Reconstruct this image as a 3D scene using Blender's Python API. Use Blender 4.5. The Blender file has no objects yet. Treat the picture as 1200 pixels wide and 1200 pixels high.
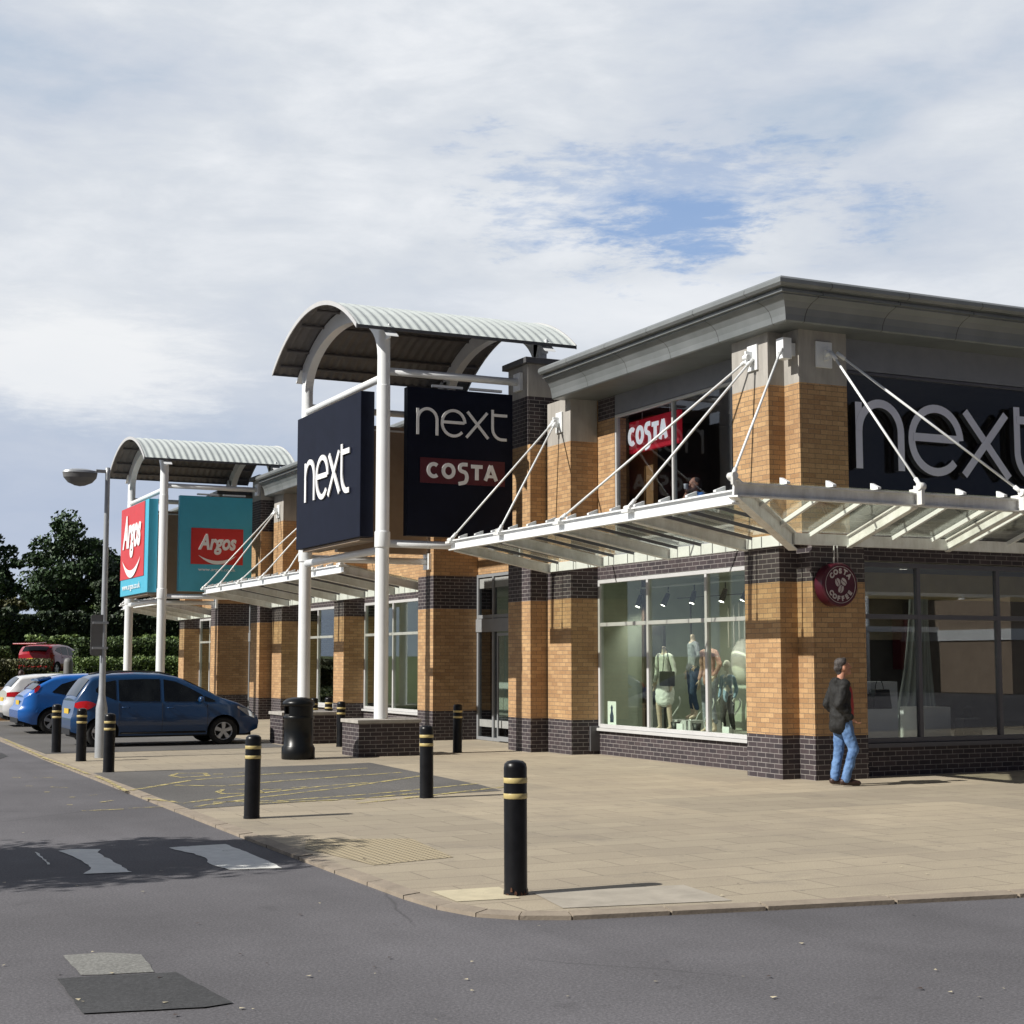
import bpy, bmesh, math, random
from mathutils import Vector, Matrix, noise
from math import sin, cos, pi, sqrt, radians
random.seed(7)
S = bpy.context.scene
C = S.collection
# ------------------------------------------------------------------ camera, world, sun, exposure
cam = bpy.data.objects.new('camera', bpy.data.cameras.new('camera')); C.objects.link(cam); S.camera = cam
cam.data.sensor_width = 36; cam.data.lens = 36*1793/1200; cam.data.clip_start = .1; cam.data.clip_end = 3000
cam.location = (0, 0, 1.75); cam.rotation_euler = (radians(90+5.57), 0, radians(-25.6))
SUN_EL, SHY = radians(39), 0.012
ld = Vector((cos(SUN_EL), cos(SUN_EL)*SHY, -sin(SUN_EL))).normalized()
sun = bpy.data.objects.new('sun', bpy.data.lights.new('sun', 'SUN')); C.objects.link(sun)
sun.data.energy = 5.0; sun.data.angle = radians(.5); sun.data.color = (1, .96, .89)
sun.rotation_euler = ld.to_track_quat('-Z', 'Y').to_euler()
S.view_settings.view_transform = 'Standard'; S.view_settings.look = 'None'; S.view_settings.exposure = .22; S.view_settings.gamma = 1
W = bpy.data.worlds.new('World'); S.world = W; W.use_nodes = True
def build_world():
    nt = W.node_tree; N = nt.nodes; L = nt.links; N.clear()
    out = N.new('ShaderNodeOutputWorld'); bg = N.new('ShaderNodeBackground'); bg.inputs[1].default_value = .1
    sky = N.new('ShaderNodeTexSky'); sky.sky_type = 'NISHITA'; sky.sun_disc = False
    sky.sun_elevation = SUN_EL; sky.sun_rotation = radians(-90); sky.dust_density = .6; sky.air_density = 1.0
    tc = N.new('ShaderNodeTexCoord'); sep = N.new('ShaderNodeSeparateXYZ'); L.new(tc.outputs['Generated'], sep.inputs[0])
    def m(op, a, b=None, c=None):
        n = N.new('ShaderNodeMath'); n.operation = op
        for i, v in enumerate((a, b, c)):
            if v is None: continue
            if isinstance(v, (int, float)): n.inputs[i].default_value = v
            else: L.new(v, n.inputs[i])
        return n.outputs[0]
    z = m('MAXIMUM', sep.outputs[2], 0.0); zz = m('ADD', z, .12)
    at = N.new('ShaderNodeMath'); at.operation = 'ARCTAN2'; L.new(sep.outputs[0], at.inputs[0]); L.new(sep.outputs[1], at.inputs[1])
    el = m('ARCSINE', sep.outputs[2]); cb = N.new('ShaderNodeCombineXYZ'); L.new(at.outputs[0], cb.inputs[0]); L.new(m('MULTIPLY', el, 2.1), cb.inputs[1])
    def noise_(vec, scale, detail, rough, dist=0, sc=(1, 1, 1), loc=(0, 0, 0), rz=0):
        mp = N.new('ShaderNodeMapping'); mp.inputs['Scale'].default_value = sc; mp.inputs['Location'].default_value = loc
        mp.inputs['Rotation'].default_value = (0, 0, rz); L.new(vec, mp.inputs[0])
        n = N.new('ShaderNodeTexNoise'); n.inputs['Scale'].default_value = scale; n.inputs['Detail'].default_value = detail
        n.inputs['Roughness'].default_value = rough; n.inputs['Distortion'].default_value = dist; L.new(mp.outputs[0], n.inputs['Vector'])
        return n.outputs['Fac']
    def ramp(f, pts):
        r = N.new('ShaderNodeValToRGB'); e = r.color_ramp.elements
        while len(e) < len(pts): e.new(.5)
        for k, (p, c) in enumerate(pts): e[k].position = p; e[k].color = (*c, 1) if len(c) == 3 else c
        L.new(f, r.inputs[0]); return r.outputs[0]
    def mix(f, a, b):
        n = N.new('ShaderNodeMixRGB')
        if isinstance(f, float): n.inputs[0].default_value = f
        else: L.new(f, n.inputs[0])
        for i, v in ((1, a), (2, b)):
            if isinstance(v, tuple): n.inputs[i].default_value = (*v, 1)
            else: L.new(v, n.inputs[i])
        return n.outputs[0]
    big = noise_(cb.outputs[0], 3.4, 5, .5, .35, (1, 1, 1), (3.1, .4, 0), .12)
    fine = noise_(cb.outputs[0], 10, 8, .6, .3, (1.0, 1.25, 1), (1, 5, 0), .2)
    wisp = noise_(cb.outputs[0], 30, 9, .68, .25, (.8, 1.6, 1), (2, 1, 0), .3)
    t = m('ADD', m('MULTIPLY', big, .62), m('ADD', m('MULTIPLY', fine, .31), m('MULTIPLY', wisp, .07)))
    cloud = ramp(t, [(.34, (4.1, 4.85, 5.9)), (.44, (5.2, 5.65, 6.4)), (.53, (6.0, 6.35, 6.85)), (.64, (7.4, 7.6, 7.9))])
    # lower, thinner band of cloud near the horizon: bluer grey on the left
    lowf = ramp(sep.outputs[2], [(.0, (1, 1, 1)), (.10, (.75, .75, .75)), (.2, (0, 0, 0))])
    cloud = mix(m('MULTIPLY', lowf, .75), cloud, (3.4, 4.1, 5.6))
    # opening to the blue sky
    def dot(az, el):
        v = Vector((sin(radians(az))*cos(radians(el)), cos(radians(az))*cos(radians(el)), sin(radians(el))))
        return v
    def patch(az, el, w, h, edge, nz):
        # elliptical region round a direction, broken up by noise
        a = N.new('ShaderNodeMath'); a.operation = 'ARCTAN2'; L.new(sep.outputs[0], a.inputs[0]); L.new(sep.outputs[1], a.inputs[1])
        e = m('ARCSINE', sep.outputs[2])
        da = m('DIVIDE', m('SUBTRACT', a.outputs[0], radians(az)), radians(w)); de = m('DIVIDE', m('SUBTRACT', e, radians(el)), radians(h))
        r = m('SQRT', m('ADD', m('MULTIPLY', da, da), m('MULTIPLY', de, de)))
        r = m('ADD', r, m('MULTIPLY', m('SUBTRACT', nz, .5), edge))
        mr = N.new('ShaderNodeMapRange'); mr.interpolation_type = 'SMOOTHSTEP'; L.new(r, mr.inputs[0])
        mr.inputs[1].default_value = 1.15; mr.inputs[2].default_value = .35; mr.inputs[3].default_value = 0; mr.inputs[4].default_value = 1
        return mr.outputs[0]
    nz = m('ADD', m('MULTIPLY', fine, .5), m('MULTIPLY', wisp, .5))
    p1 = patch(31.6, 16.9, 7.2, 2.2, 5.2, nz)
    p2 = patch(32.0, 16.2, 4.2, 1.3, 5.2, nz)
    bl = m('MINIMUM', m('ADD', m('MULTIPLY', p1, .42), m('MULTIPLY', p2, .38)), 1.0)
    b1 = patch(9.5, 10.8, 6.5, 2.6, 2.2, nz); b2 = patch(34, 13.0, 14, 1.3, 2.2, nz)
    cloud = mix(m('MULTIPLY', b1, .8), cloud, (7.9, 8.0, 8.1)); cloud = mix(m('MULTIPLY', b2, .6), cloud, (7.5, 7.7, 8.0))
    skyb = mix(.7, sky.outputs[0], (1.7, 3.2, 6.2))
    col = mix(bl, cloud, skyb)
    # sky dimmed to the south and overhead, out of view, to deepen the shade
    dn = ramp(sep.outputs[1], [(0, (.16, .17, .21)), (.25, (1, 1, 1))]); dz = ramp(sep.outputs[2], [(.55, (1, 1, 1)), (.8, (.42, .44, .5))])
    for dk in (dn, dz):
        mm = N.new('ShaderNodeMixRGB'); mm.blend_type = 'MULTIPLY'; mm.inputs[0].default_value = 1; L.new(col, mm.inputs[1]); L.new(dk, mm.inputs[2]); col = mm.outputs[0]
    below = ramp(sep.outputs[2], [(0, (1, 1, 1)), (.001, (0, 0, 0))])
    col = mix(below, col, (1.2, 1.2, 1.2))
    L.new(col, bg.inputs[0]); L.new(bg.outputs[0], out.inputs[0])
build_world()

# ------------------------------------------------------------------ materials
MATS = {}
class NT:
    def __init__(s, name):
        s.m = bpy.data.materials.new(name); s.m.use_nodes = True; s.n = s.m.node_tree.nodes; s.l = s.m.node_tree.links
        s.b = s.n['Principled BSDF']; s.o = s.n['Material Output']; MATS[name] = s.m
    def lk(s, a, b): s.l.new(a, b)
    def setb(s, **k):
        for a, v in k.items(): s.b.inputs[a.replace('_', ' ')].default_value = v
    def geo(s):
        if not hasattr(s, 'g'): s.g = s.n.new('ShaderNodeNewGeometry')
        return s.g.outputs['Position']
    def mapv(s, vec, sc=(1, 1, 1), loc=(0, 0, 0), rot=(0, 0, 0)):
        m = s.n.new('ShaderNodeMapping'); m.inputs['Scale'].default_value = sc; m.inputs['Location'].default_value = loc
        m.inputs['Rotation'].default_value = rot; s.lk(vec, m.inputs[0]); return m.outputs[0]
    def noise(s, scale, detail=4, rough=.55, vec=None, dist=0):
        n = s.n.new('ShaderNodeTexNoise'); n.inputs['Scale'].default_value = scale; n.inputs['Detail'].default_value = detail
        n.inputs['Roughness'].default_value = rough; n.inputs['Distortion'].default_value = dist
        s.lk(vec if vec is not None else s.geo(), n.inputs['Vector']); return n.outputs['Fac']
    def ramp(s, f, pts):
        r = s.n.new('ShaderNodeValToRGB'); e = r.color_ramp.elements
        while len(e) < len(pts): e.new(.5)
        for k, (p, c) in enumerate(pts): e[k].position = p; e[k].color = (*c, 1) if isinstance(c, tuple) else (c, c, c, 1)
        s.lk(f, r.inputs[0]); return r.outputs[0]
    def mix(s, f, a, b, mode='MIX'):
        n = s.n.new('ShaderNodeMixRGB'); n.blend_type = mode
        if isinstance(f, (int, float)): n.inputs[0].default_value = f
        else: s.lk(f, n.inputs[0])
        for i, v in ((1, a), (2, b)):
            if isinstance(v, tuple): n.inputs[i].default_value = (*v, 1)
            else: s.lk(v, n.inputs[i])
        return n.outputs[0]
    def math(s, op, a, b=None):
        n = s.n.new('ShaderNodeMath'); n.operation = op
        for i, v in enumerate((a, b)):
            if v is None: continue
            if isinstance(v, (int, float)): n.inputs[i].default_value = v
            else: s.lk(v, n.inputs[i])
        return n.outputs[0]
    def wall_uv(s):
        sep = s.n.new('ShaderNodeSeparateXYZ'); s.lk(s.geo(), sep.inputs[0])
        cb = s.n.new('ShaderNodeCombineXYZ'); s.lk(s.math('ADD', sep.outputs[0], sep.outputs[1]), cb.inputs[0]); s.lk(sep.outputs[2], cb.inputs[1])
        return cb.outputs[0]
    def bump(s, h, strength=.3, dist=.01):
        b = s.n.new('ShaderNodeBump'); b.inputs['Strength'].default_value = strength; b.inputs['Distance'].default_value = dist
        s.lk(h, b.inputs['Height']); s.lk(b.outputs[0], s.b.inputs['Normal'])
    def col(s, c): s.lk(c, s.b.inputs['Base Color'])
def plain(name, c, rough=.5, metal=0, var=.12, vs=3, bumpy=0, coat=0, spec=None, streak=False):
    t = NT(name); t.setb(Roughness=rough, Metallic=metal)
    if coat: t.b.inputs['Coat Weight'].default_value = coat; t.b.inputs['Coat Roughness'].default_value = .04
    if spec is not None: t.b.inputs['Specular IOR Level'].default_value = spec
    vec = t.mapv(t.geo(), (3, 3, .5)) if streak else None
    f = t.noise(vs, 6, .65, vec)
    lo = tuple(x*(1-var) for x in c); hi = tuple(min(1, x*(1+var)) for x in c)
    t.col(t.ramp(f, [(.3, lo), (.7, hi)]))
    if bumpy: t.bump(t.noise(vs*12, 4), bumpy, .01)
    return t.m
def brick(name, c1, c2, c3, mortar, rough=.8):
    t = NT(name); t.setb(Roughness=rough); uv = t.wall_uv()
    b = t.n.new('ShaderNodeTexBrick'); b.inputs['Scale'].default_value = 1; b.inputs['Brick Width'].default_value = .225
    b.inputs['Row Height'].default_value = .075; b.inputs['Mortar Size'].default_value = .0055; b.inputs['Mortar Smooth'].default_value = .15
    b.inputs['Bias'].default_value = 0; t.lk(uv, b.inputs['Vector'])
    b.inputs['Color1'].default_value = (*c1, 1); b.inputs['Color2'].default_value = (*c2, 1); b.inputs['Mortar'].default_value = (*mortar, 1)
    n = t.noise(1.1, 5, .6); n2 = t.noise(38, 3, .6)
    c = t.mix(t.math('MULTIPLY', t.ramp(n, [(.42, 0.), (.68, 1.)]), .45), b.outputs['Color'], t.mix(.6, b.outputs['Color'], c3))
    c = t.mix(.55, c, t.mix(n2, (.35, .35, .35), (1.5, 1.5, 1.5)), 'MULTIPLY')
    c = t.mix(1.0, c, (1.5, 1.5, 1.5), 'MULTIPLY') if False else c
    t.col(c)
    st = t.noise(1.0, 6, .7, t.mapv(t.geo(), (5, 5, .45))); c = t.mix(t.ramp(st, [(.5, 0.), (.75, .4)]), c, tuple(x*.45 for x in c1)); t.col(c)
    h = t.math('SUBTRACT', t.math('MULTIPLY', n2, .25), b.outputs['Fac']); t.bump(h, .4, .005)
    return t.m
brick('brick_buff', (.53, .335, .165), (.37, .215, .102), (.28, .15, .078), (.20, .15, .10))
brick('brick_dark', (.030, .024, .030), (.060, .045, .050), (.05, .035, .035), (.28, .26, .25), .75)
plain('concrete_cap', (.36, .34, .31), .8, var=.18, vs=2.5, bumpy=.15, streak=True)
plain('dark_flashing', (.09, .09, .095), .5, var=.2)
plain('grey_panel', (.20, .21, .24), .45, var=.1)
plain('inner_wall', (.40, .43, .37), .8, var=.08)
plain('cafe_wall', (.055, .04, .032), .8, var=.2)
plain('cafe_wood', (.30, .16, .06), .6, var=.2)
plain('wood_dark', (.05, .03, .022), .6, var=.3)
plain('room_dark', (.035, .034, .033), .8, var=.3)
plain('floor_light', (.42, .41, .38), .5, var=.1)
plain('frame_grey', (.50, .50, .50), .4, var=.06)
plain('frame_dark', (.09, .09, .11), .4, var=.1)
plain('white_steel', (.80, .82, .83), .38, var=.05, vs=1.5, coat=.15)
def weathered_steel():
    t = NT('canopy_steel'); t.setb(Roughness=.42)
    f = t.noise(2.2, 8, .7, t.mapv(t.geo(), (2, 2, .7))); g = t.noise(14, 5, .7)
    c = t.ramp(f, [(.35, (.60, .60, .57)), (.6, (.78, .79, .78))])
    t.col(t.mix(t.ramp(g, [(.60, 0.), (.72, .35)]), c, (.36, .29, .20))); return t.m
weathered_steel()
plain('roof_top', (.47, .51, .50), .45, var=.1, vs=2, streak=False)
plain('roof_under', (.13, .12, .115), .6, var=.15)  # underside darker than the same metal on top: shade put into the colour
plain('tan_cladding', (.30, .23, .17), .7, var=.12)
plain('sign_navy', (.007, .009, .020), .55, var=.15, spec=.12)
plain('sign_black', (.008, .008, .012), .35, var=.15)
plain('letter_white', (.82, .82, .82), .5, var=.03)
plain('letter_silver', (.72, .73, .84), .35, metal=.1, var=.05)
plain('letter_side', (.015, .015, .02), .5, var=.1)
plain('costa_red', (.085, .006, .014), .4, var=.08)
plain('costa_red_window', (.42, .012, .02), .4, var=.08)
plain('costa_maroon', (.070, .006, .018), .3, var=.1)
plain('costa_bean', (.50, .45, .45), .5, var=.05)
plain('teal', (.055, .40, .56), .4, var=.05)
plain('argos_red', (.55, .022, .022), .4, var=.05)
plain('bollard_black', (.006, .006, .007), .34, var=.5, vs=8, spec=.3)
plain('gold_band', (.50, .40, .17), .4, var=.15)
plain('bin_black', (.005, .006, .007), .33, var=.3, spec=.3)
plain('galv', (.42, .44, .46), .42, metal=.45, var=.12)
plain('sign_back', (.15, .15, .15), .6, var=.1)
plain('rubber', (.012, .012, .012), .8, var=.3)
plain('black_plastic', (.012, .012, .013), .5, var=.2)
plain('alloy', (.52, .53, .55), .3, metal=.8, var=.08)
plain('chrome', (.7, .7, .72), .15, metal=1, var=.02)
plain('paint_navy', (.008, .045, .13), .3, coat=.6, var=.06)
plain('paint_blue', (.012, .125, .46), .25, coat=1, var=.05)
plain('paint_white', (.76, .76, .76), .3, coat=1, var=.03)
plain('paint_red', (.35, .010, .02), .3, coat=1, var=.05)
plain('tail_red', (.42, .006, .008), .12, var=.2, coat=1)
plain('head_clear', (.55, .57, .6), .1, metal=.4, var=.25, vs=20, coat=1)
plain('plate_yellow', (.62, .42, .04), .5, var=.03)
plain('plate_white', (.7, .7, .7), .5, var=.03)
plain('seat_dark', (.02, .02, .022), .8, var=.2)
plain('skin', (.46, .22, .14), .55, var=.12, vs=30)
plain('hair_grey', (.05, .042, .04), .7, var=.8, vs=60)
plain('jacket', (.009, .009, .009), .75, var=.5, vs=14, bumpy=.4)
plain('shirt_red', (.36, .04, .04), .8, var=.2)
def denim():
    t = NT('denim'); t.setb(Roughness=.85); f = t.noise(9, 5, .6); t.col(t.ramp(f, [(.35, (.06, .13, .29)), (.65, (.13, .24, .45))])); t.bump(t.noise(24, 4), .6, .01)
denim()
plain('shoe_brown', (.035, .016, .012), .5, var=.3)
plain('mannequin_skin', (.50, .40, .32), .5, var=.05)
plain('mannequin_white', (.62, .60, .55), .4, var=.03)
plain('cloth_grey', (.22, .23, .26), .85, var=.25, vs=12)
plain('cloth_pink', (.40, .22, .19), .85, var=.2, vs=12)
plain('cloth_blue', (.03, .05, .10), .85, var=.3, vs=12)
plain('cloth_denim', (.22, .30, .38), .85, var=.25, vs=12)
plain('cloth_white', (.62, .63, .60), .85, var=.1)
plain('bag_black', (.012, .013, .02), .5, var=.3)
plain('rope_white', (.40, .41, .39), .6, var=.05)
plain('podium_white', (.60, .62, .66), .5, var=.04)
plain('blue_shirt', (.05, .16, .42), .8, var=.2)
plain('bark', (.03, .022, .017), .9, var=.35, vs=8, bumpy=.6)
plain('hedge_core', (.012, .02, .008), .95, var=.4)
t = NT('added_glow_letter'); t.setb(Roughness=.5); t.b.inputs['Base Color'].default_value = (.8, .8, .8, 1); t.b.inputs['Emission Color'].default_value = (1, 1, 1, 1); t.b.inputs['Emission Strength'].default_value = .7  # glow added to brighten the shaded cafe sign letters
t = NT('added_glow_red'); t.setb(Roughness=.5); t.b.inputs['Base Color'].default_value = (.4, .01, .02, 1); t.b.inputs['Emission Color'].default_value = (1, .03, .06, 1); t.b.inputs['Emission Strength'].default_value = .16  # added glow that lifts the shaded red sign board
plain('drape_cloth', (.40, .44, .43), .8, var=.08)
plain('frame_mid', (.24, .25, .26), .4, var=.08)
plain('box_tan', (.62, .52, .30), .7, var=.1)
plain('rust', (.10, .045, .025), .9, var=.4, vs=20)
plain('box_brown', (.36, .16, .08), .8, var=.2)
plain('white_paint', (.62, .62, .58), .7, var=.1)
for nm, a, b in (('leaf_dark', (.018, .042, .017), (.06, .11, .038)), ('leaf_mid', (.035, .07, .02), (.11, .16, .045)), ('leaf_olive', (.05, .055, .02), (.13, .13, .05)), ('leaf_hedge', (.045, .09, .02), (.17, .24, .055)), ('leaf_deep', (.010, .022, .010), (.045, .075, .026))):
    t = NT(nm); t.setb(Roughness=.6); g = t.n.new('ShaderNodeNewGeometry'); f = t.noise(1.6, 3, .6)
    r = t.math('ADD', t.math('MULTIPLY', g.outputs['Random Per Island'], .6), t.math('MULTIPLY', f, .4)); t.col(t.ramp(r, [(.2, a), (.85, b)]))
def glass(name, tint, fres=1.35, rough=0.0, dirt=0.0):
    t = NT(name); t.n.remove(t.b); tr = t.n.new('ShaderNodeBsdfTransparent'); tr.inputs[0].default_value = (*tint, 1)
    gl = t.n.new('ShaderNodeBsdfGlossy'); gl.inputs['Roughness'].default_value = rough; gl.inputs[0].default_value = (.95, .97, 1, 1)
    lw = t.n.new('ShaderNodeLayerWeight'); lw.inputs[0].default_value = .5; f0 = ((fres-1)/(fres+1))**2; fv = t.math('ADD', f0, t.math('MULTIPLY', 1-f0, t.math('POWER', lw.outputs['Facing'], 5.0))); mx = t.n.new('ShaderNodeMixShader')
    t.lk(fv, mx.inputs[0]); t.lk(tr.outputs[0], mx.inputs[1]); t.lk(gl.outputs[0], mx.inputs[2]); res = mx.outputs[0]
    if dirt:
        df = t.n.new('ShaderNodeBsdfDiffuse'); df.inputs[0].default_value = (.42, .40, .33, 1); tl = t.n.new('ShaderNodeBsdfTranslucent'); tl.inputs[0].default_value = (.5, .5, .42, 1)
        ad = t.n.new('ShaderNodeMixShader'); t.lk(df.outputs[0], ad.inputs[1]); t.lk(tl.outputs[0], ad.inputs[2])
        f = t.ramp(t.noise(2.5, 6, .7), [(.35, dirt*.4), (.7, dirt)]); m2 = t.n.new('ShaderNodeMixShader')
        t.lk(f, m2.inputs[0]); t.lk(res, m2.inputs[1]); t.lk(ad.outputs[0], m2.inputs[2]); res = m2.outputs[0]
    t.lk(res, t.o.inputs[0]); return t.m
glass('shop_glass', (.90, .95, .90), 1.45)
glass('dark_glass', (.80, .83, .86), 1.5)
glass('car_glass', (.22, .26, .26), 1.5)
glass('canopy_glass', (.94, .96, .90), 1.3, .02, .15)
glass('south_glass', (.88, .90, .90), 1.75)
def asphalt(name, c, lines=True):
    t = NT(name); t.setb(Roughness=.88); t.b.inputs['Specular IOR Level'].default_value = .3
    f = t.noise(.35, 6, .6); g = t.noise(55, 3, .8); h = t.noise(5, 6, .7)
    a = tuple(x*.80 for x in c); b = tuple(x*1.18 for x in c)
    k = t.mix(t.math('MULTIPLY', h, .25), t.ramp(f, [(.35, a), (.65, b)]), tuple(x*.7 for x in c))
    tr_ = t.noise(1.0, 4, .5, t.mapv(t.geo(), (1.1, .06, 1))); k = t.mix(t.ramp(tr_, [(.5, 0.), (.68, .28)]), k, tuple(x*.62 for x in c))
    k = t.mix(t.ramp(t.noise(1.7, 3, .5), [(.66, 0.), (.72, .35)]), k, tuple(x*.55 for x in c))
    k = t.mix(.8, k, t.ramp(g, [(.3, .55), (.5, .95), (.72, 1.7)]), 'MULTIPLY')
    v = t.n.new('ShaderNodeTexVoronoi'); v.feature = 'DISTANCE_TO_EDGE'; v.inputs['Scale'].default_value = .22
    mv = t.n.new('ShaderNodeMixRGB'); mv.inputs[0].default_value = .12; t.lk(t.geo(), mv.inputs[1])
    nn = t.n.new('ShaderNodeTexNoise'); nn.inputs['Scale'].default_value = 1.5; nn.inputs['Detail'].default_value = 6; t.lk(t.geo(), nn.inputs['Vector']); t.lk(nn.outputs['Color'], mv.inputs[2])
    t.lk(mv.outputs[0], v.inputs['Vector']); cr = t.ramp(v.outputs['Distance'], [(0, 1.), (.0035, 0.)])
    gate = t.ramp(t.noise(.3, 2, .5), [(.55, 0.), (.62, .55)])
    k = t.mix(t.math('MULTIPLY', cr, gate), k, tuple(x*.35 for x in c))
    t.col(k); t.bump(g, .5, .006); return t.m
asphalt('asphalt', (.126, .122, .131)); asphalt('asphalt_bay', (.132, .127, .122)); asphalt('asphalt_patch', (.066, .067, .070))
asphalt('asphalt_light_patch', (.24, .24, .225))
def paving():
    t = NT('paving'); t.setb(Roughness=.85); uv = t.mapv(t.geo(), (1, 1, 1), (.1, .05, 0))
    def br(w, h, ms, c1, c2, mo, off=.5):
        b = t.n.new('ShaderNodeTexBrick'); b.inputs['Scale'].default_value = 1; b.inputs['Brick Width'].default_value = w; b.inputs['Row Height'].default_value = h
        b.inputs['Mortar Size'].default_value = ms; b.inputs['Mortar Smooth'].default_value = .3; b.offset = off
        for k, v in (('Color1', c1), ('Color2', c2), ('Mortar', mo)): b.inputs[k].default_value = (*v, 1)
        t.lk(uv, b.inputs['Vector']); return b
    b = br(.9, .45, .007, (.375, .325, .25), (.33, .285, .22), (.17, .145, .115))
    big = br(2.7, 1.9, .0, (.85, .85, .83), (1.12, 1.1, 1.04), (1, 1, 1), .3)
    c = t.mix(1.0, b.outputs['Color'], big.outputs['Color'], 'MULTIPLY')
    f = t.noise(.7, 7, .65); g = t.noise(70, 3, .7)
    c = t.mix(t.ramp(f, [(.45, 0.), (.72, .55)]), c, (.25, .21, .165))
    c = t.mix(t.ramp(t.noise(3.2, 5, .7), [(.62, 0.), (.75, .4)]), c, (.48, .42, .30))
    gv = t.n.new('ShaderNodeTexVoronoi'); gv.inputs['Scale'].default_value = 2.6; t.lk(t.geo(), gv.inputs['Vector']); c = t.mix(t.math('MULTIPLY', t.ramp(gv.outputs['Distance'], [(.055, 1.), (.075, 0.)]), .5), c, (.13, .115, .10))
    stn = t.noise(1.3, 6, .75, t.mapv(t.geo(), (1, 1, 1), (7, 3, 0))); c = t.mix(t.ramp(stn, [(.56, 0.), (.66, .4)]), c, (.20, .175, .145))
    c = t.mix(.6, c, t.ramp(g, [(.3, .7), (.7, 1.35)]), 'MULTIPLY'); t.col(c)
    t.bump(t.math('SUBTRACT', t.math('MULTIPLY', g, .3), b.outputs['Fac']), .35, .005)
paving()
plain('kerb', (.27, .225, .175), .85, var=.2, vs=4, bumpy=.4)
plain('light_slab', (.52, .46, .32), .85, var=.12, vs=6, bumpy=.2)
plain('grey_slab', (.36, .325, .27), .85, var=.15, vs=5, bumpy=.2)
def worn(name, c, lo, hi):
    t = NT(name); t.setb(Roughness=.8); t.col(t.ramp(t.noise(8, 5, .7), [(.3, tuple(x*.8 for x in c)), (.7, c)]))
    f = t.ramp(t.noise(6, 9, .78), [(lo, 0.), (hi, 1.)]); tr = t.n.new('ShaderNodeBsdfTransparent'); mx = t.n.new('ShaderNodeMixShader')
    t.lk(f, mx.inputs[0]); t.lk(tr.outputs[0], mx.inputs[1]); t.lk(t.b.outputs[0], mx.inputs[2]); t.lk(mx.outputs[0], t.o.inputs[0])
worn('worn_white', (.80, .80, .76), .30, .38); worn('worn_yellow', (.56, .47, .20), .43, .54); worn('faint_yellow', (.46, .38, .19), .50, .56)
def tactile():
    t = NT('tactile'); t.setb(Roughness=.85)
    v = t.n.new('ShaderNodeTexVoronoi'); v.feature = 'F1'; v.inputs['Scale'].default_value = 15; v.inputs['Randomness'].default_value = 0; t.lk(t.geo(), v.inputs['Vector'])
    d = t.ramp(v.outputs['Distance'], [(.25, 1.), (.42, 0.)]); c = t.mix(d, (.30, .24, .15), (.46, .39, .25)); t.col(t.mix(t.noise(3, 5, .6), c, (.33, .28, .19)))
    t.bump(d, .8, .01)
tactile()
t = NT('bulb'); t.b.inputs['Emission Color'].default_value = (1, .95, .85, 1); t.b.inputs['Emission Strength'].default_value = 6
def cornice_mat():
    t = NT('cornice_metal'); t.setb(Roughness=.42, Metallic=.15); f = t.noise(1.3, 6, .6)
    sep = t.n.new('ShaderNodeSeparateXYZ'); t.lk(t.geo(), sep.inputs[0]); u = t.math('ADD', sep.outputs[0], sep.outputs[1])
    fr = t.math('FRACT', t.math('DIVIDE', u, 1.45)); seam = t.math('LESS_THAN', fr, .011)
    c = t.ramp(f, [(.35, (.155, .168, .170)), (.65, (.205, .218, .222))]); t.col(t.mix(seam, c, (.05, .05, .05)))
cornice_mat()
def grass():
    t = NT('grass'); t.setb(Roughness=.9); f = t.noise(.8, 6, .7); g = t.noise(14, 4, .7)
    t.col(t.mix(g, t.ramp(f, [(.3, (.05, .075, .02)), (.7, (.12, .14, .05))]), (.15, .17, .06))); t.bump(g, .8, .05)
grass()

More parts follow.
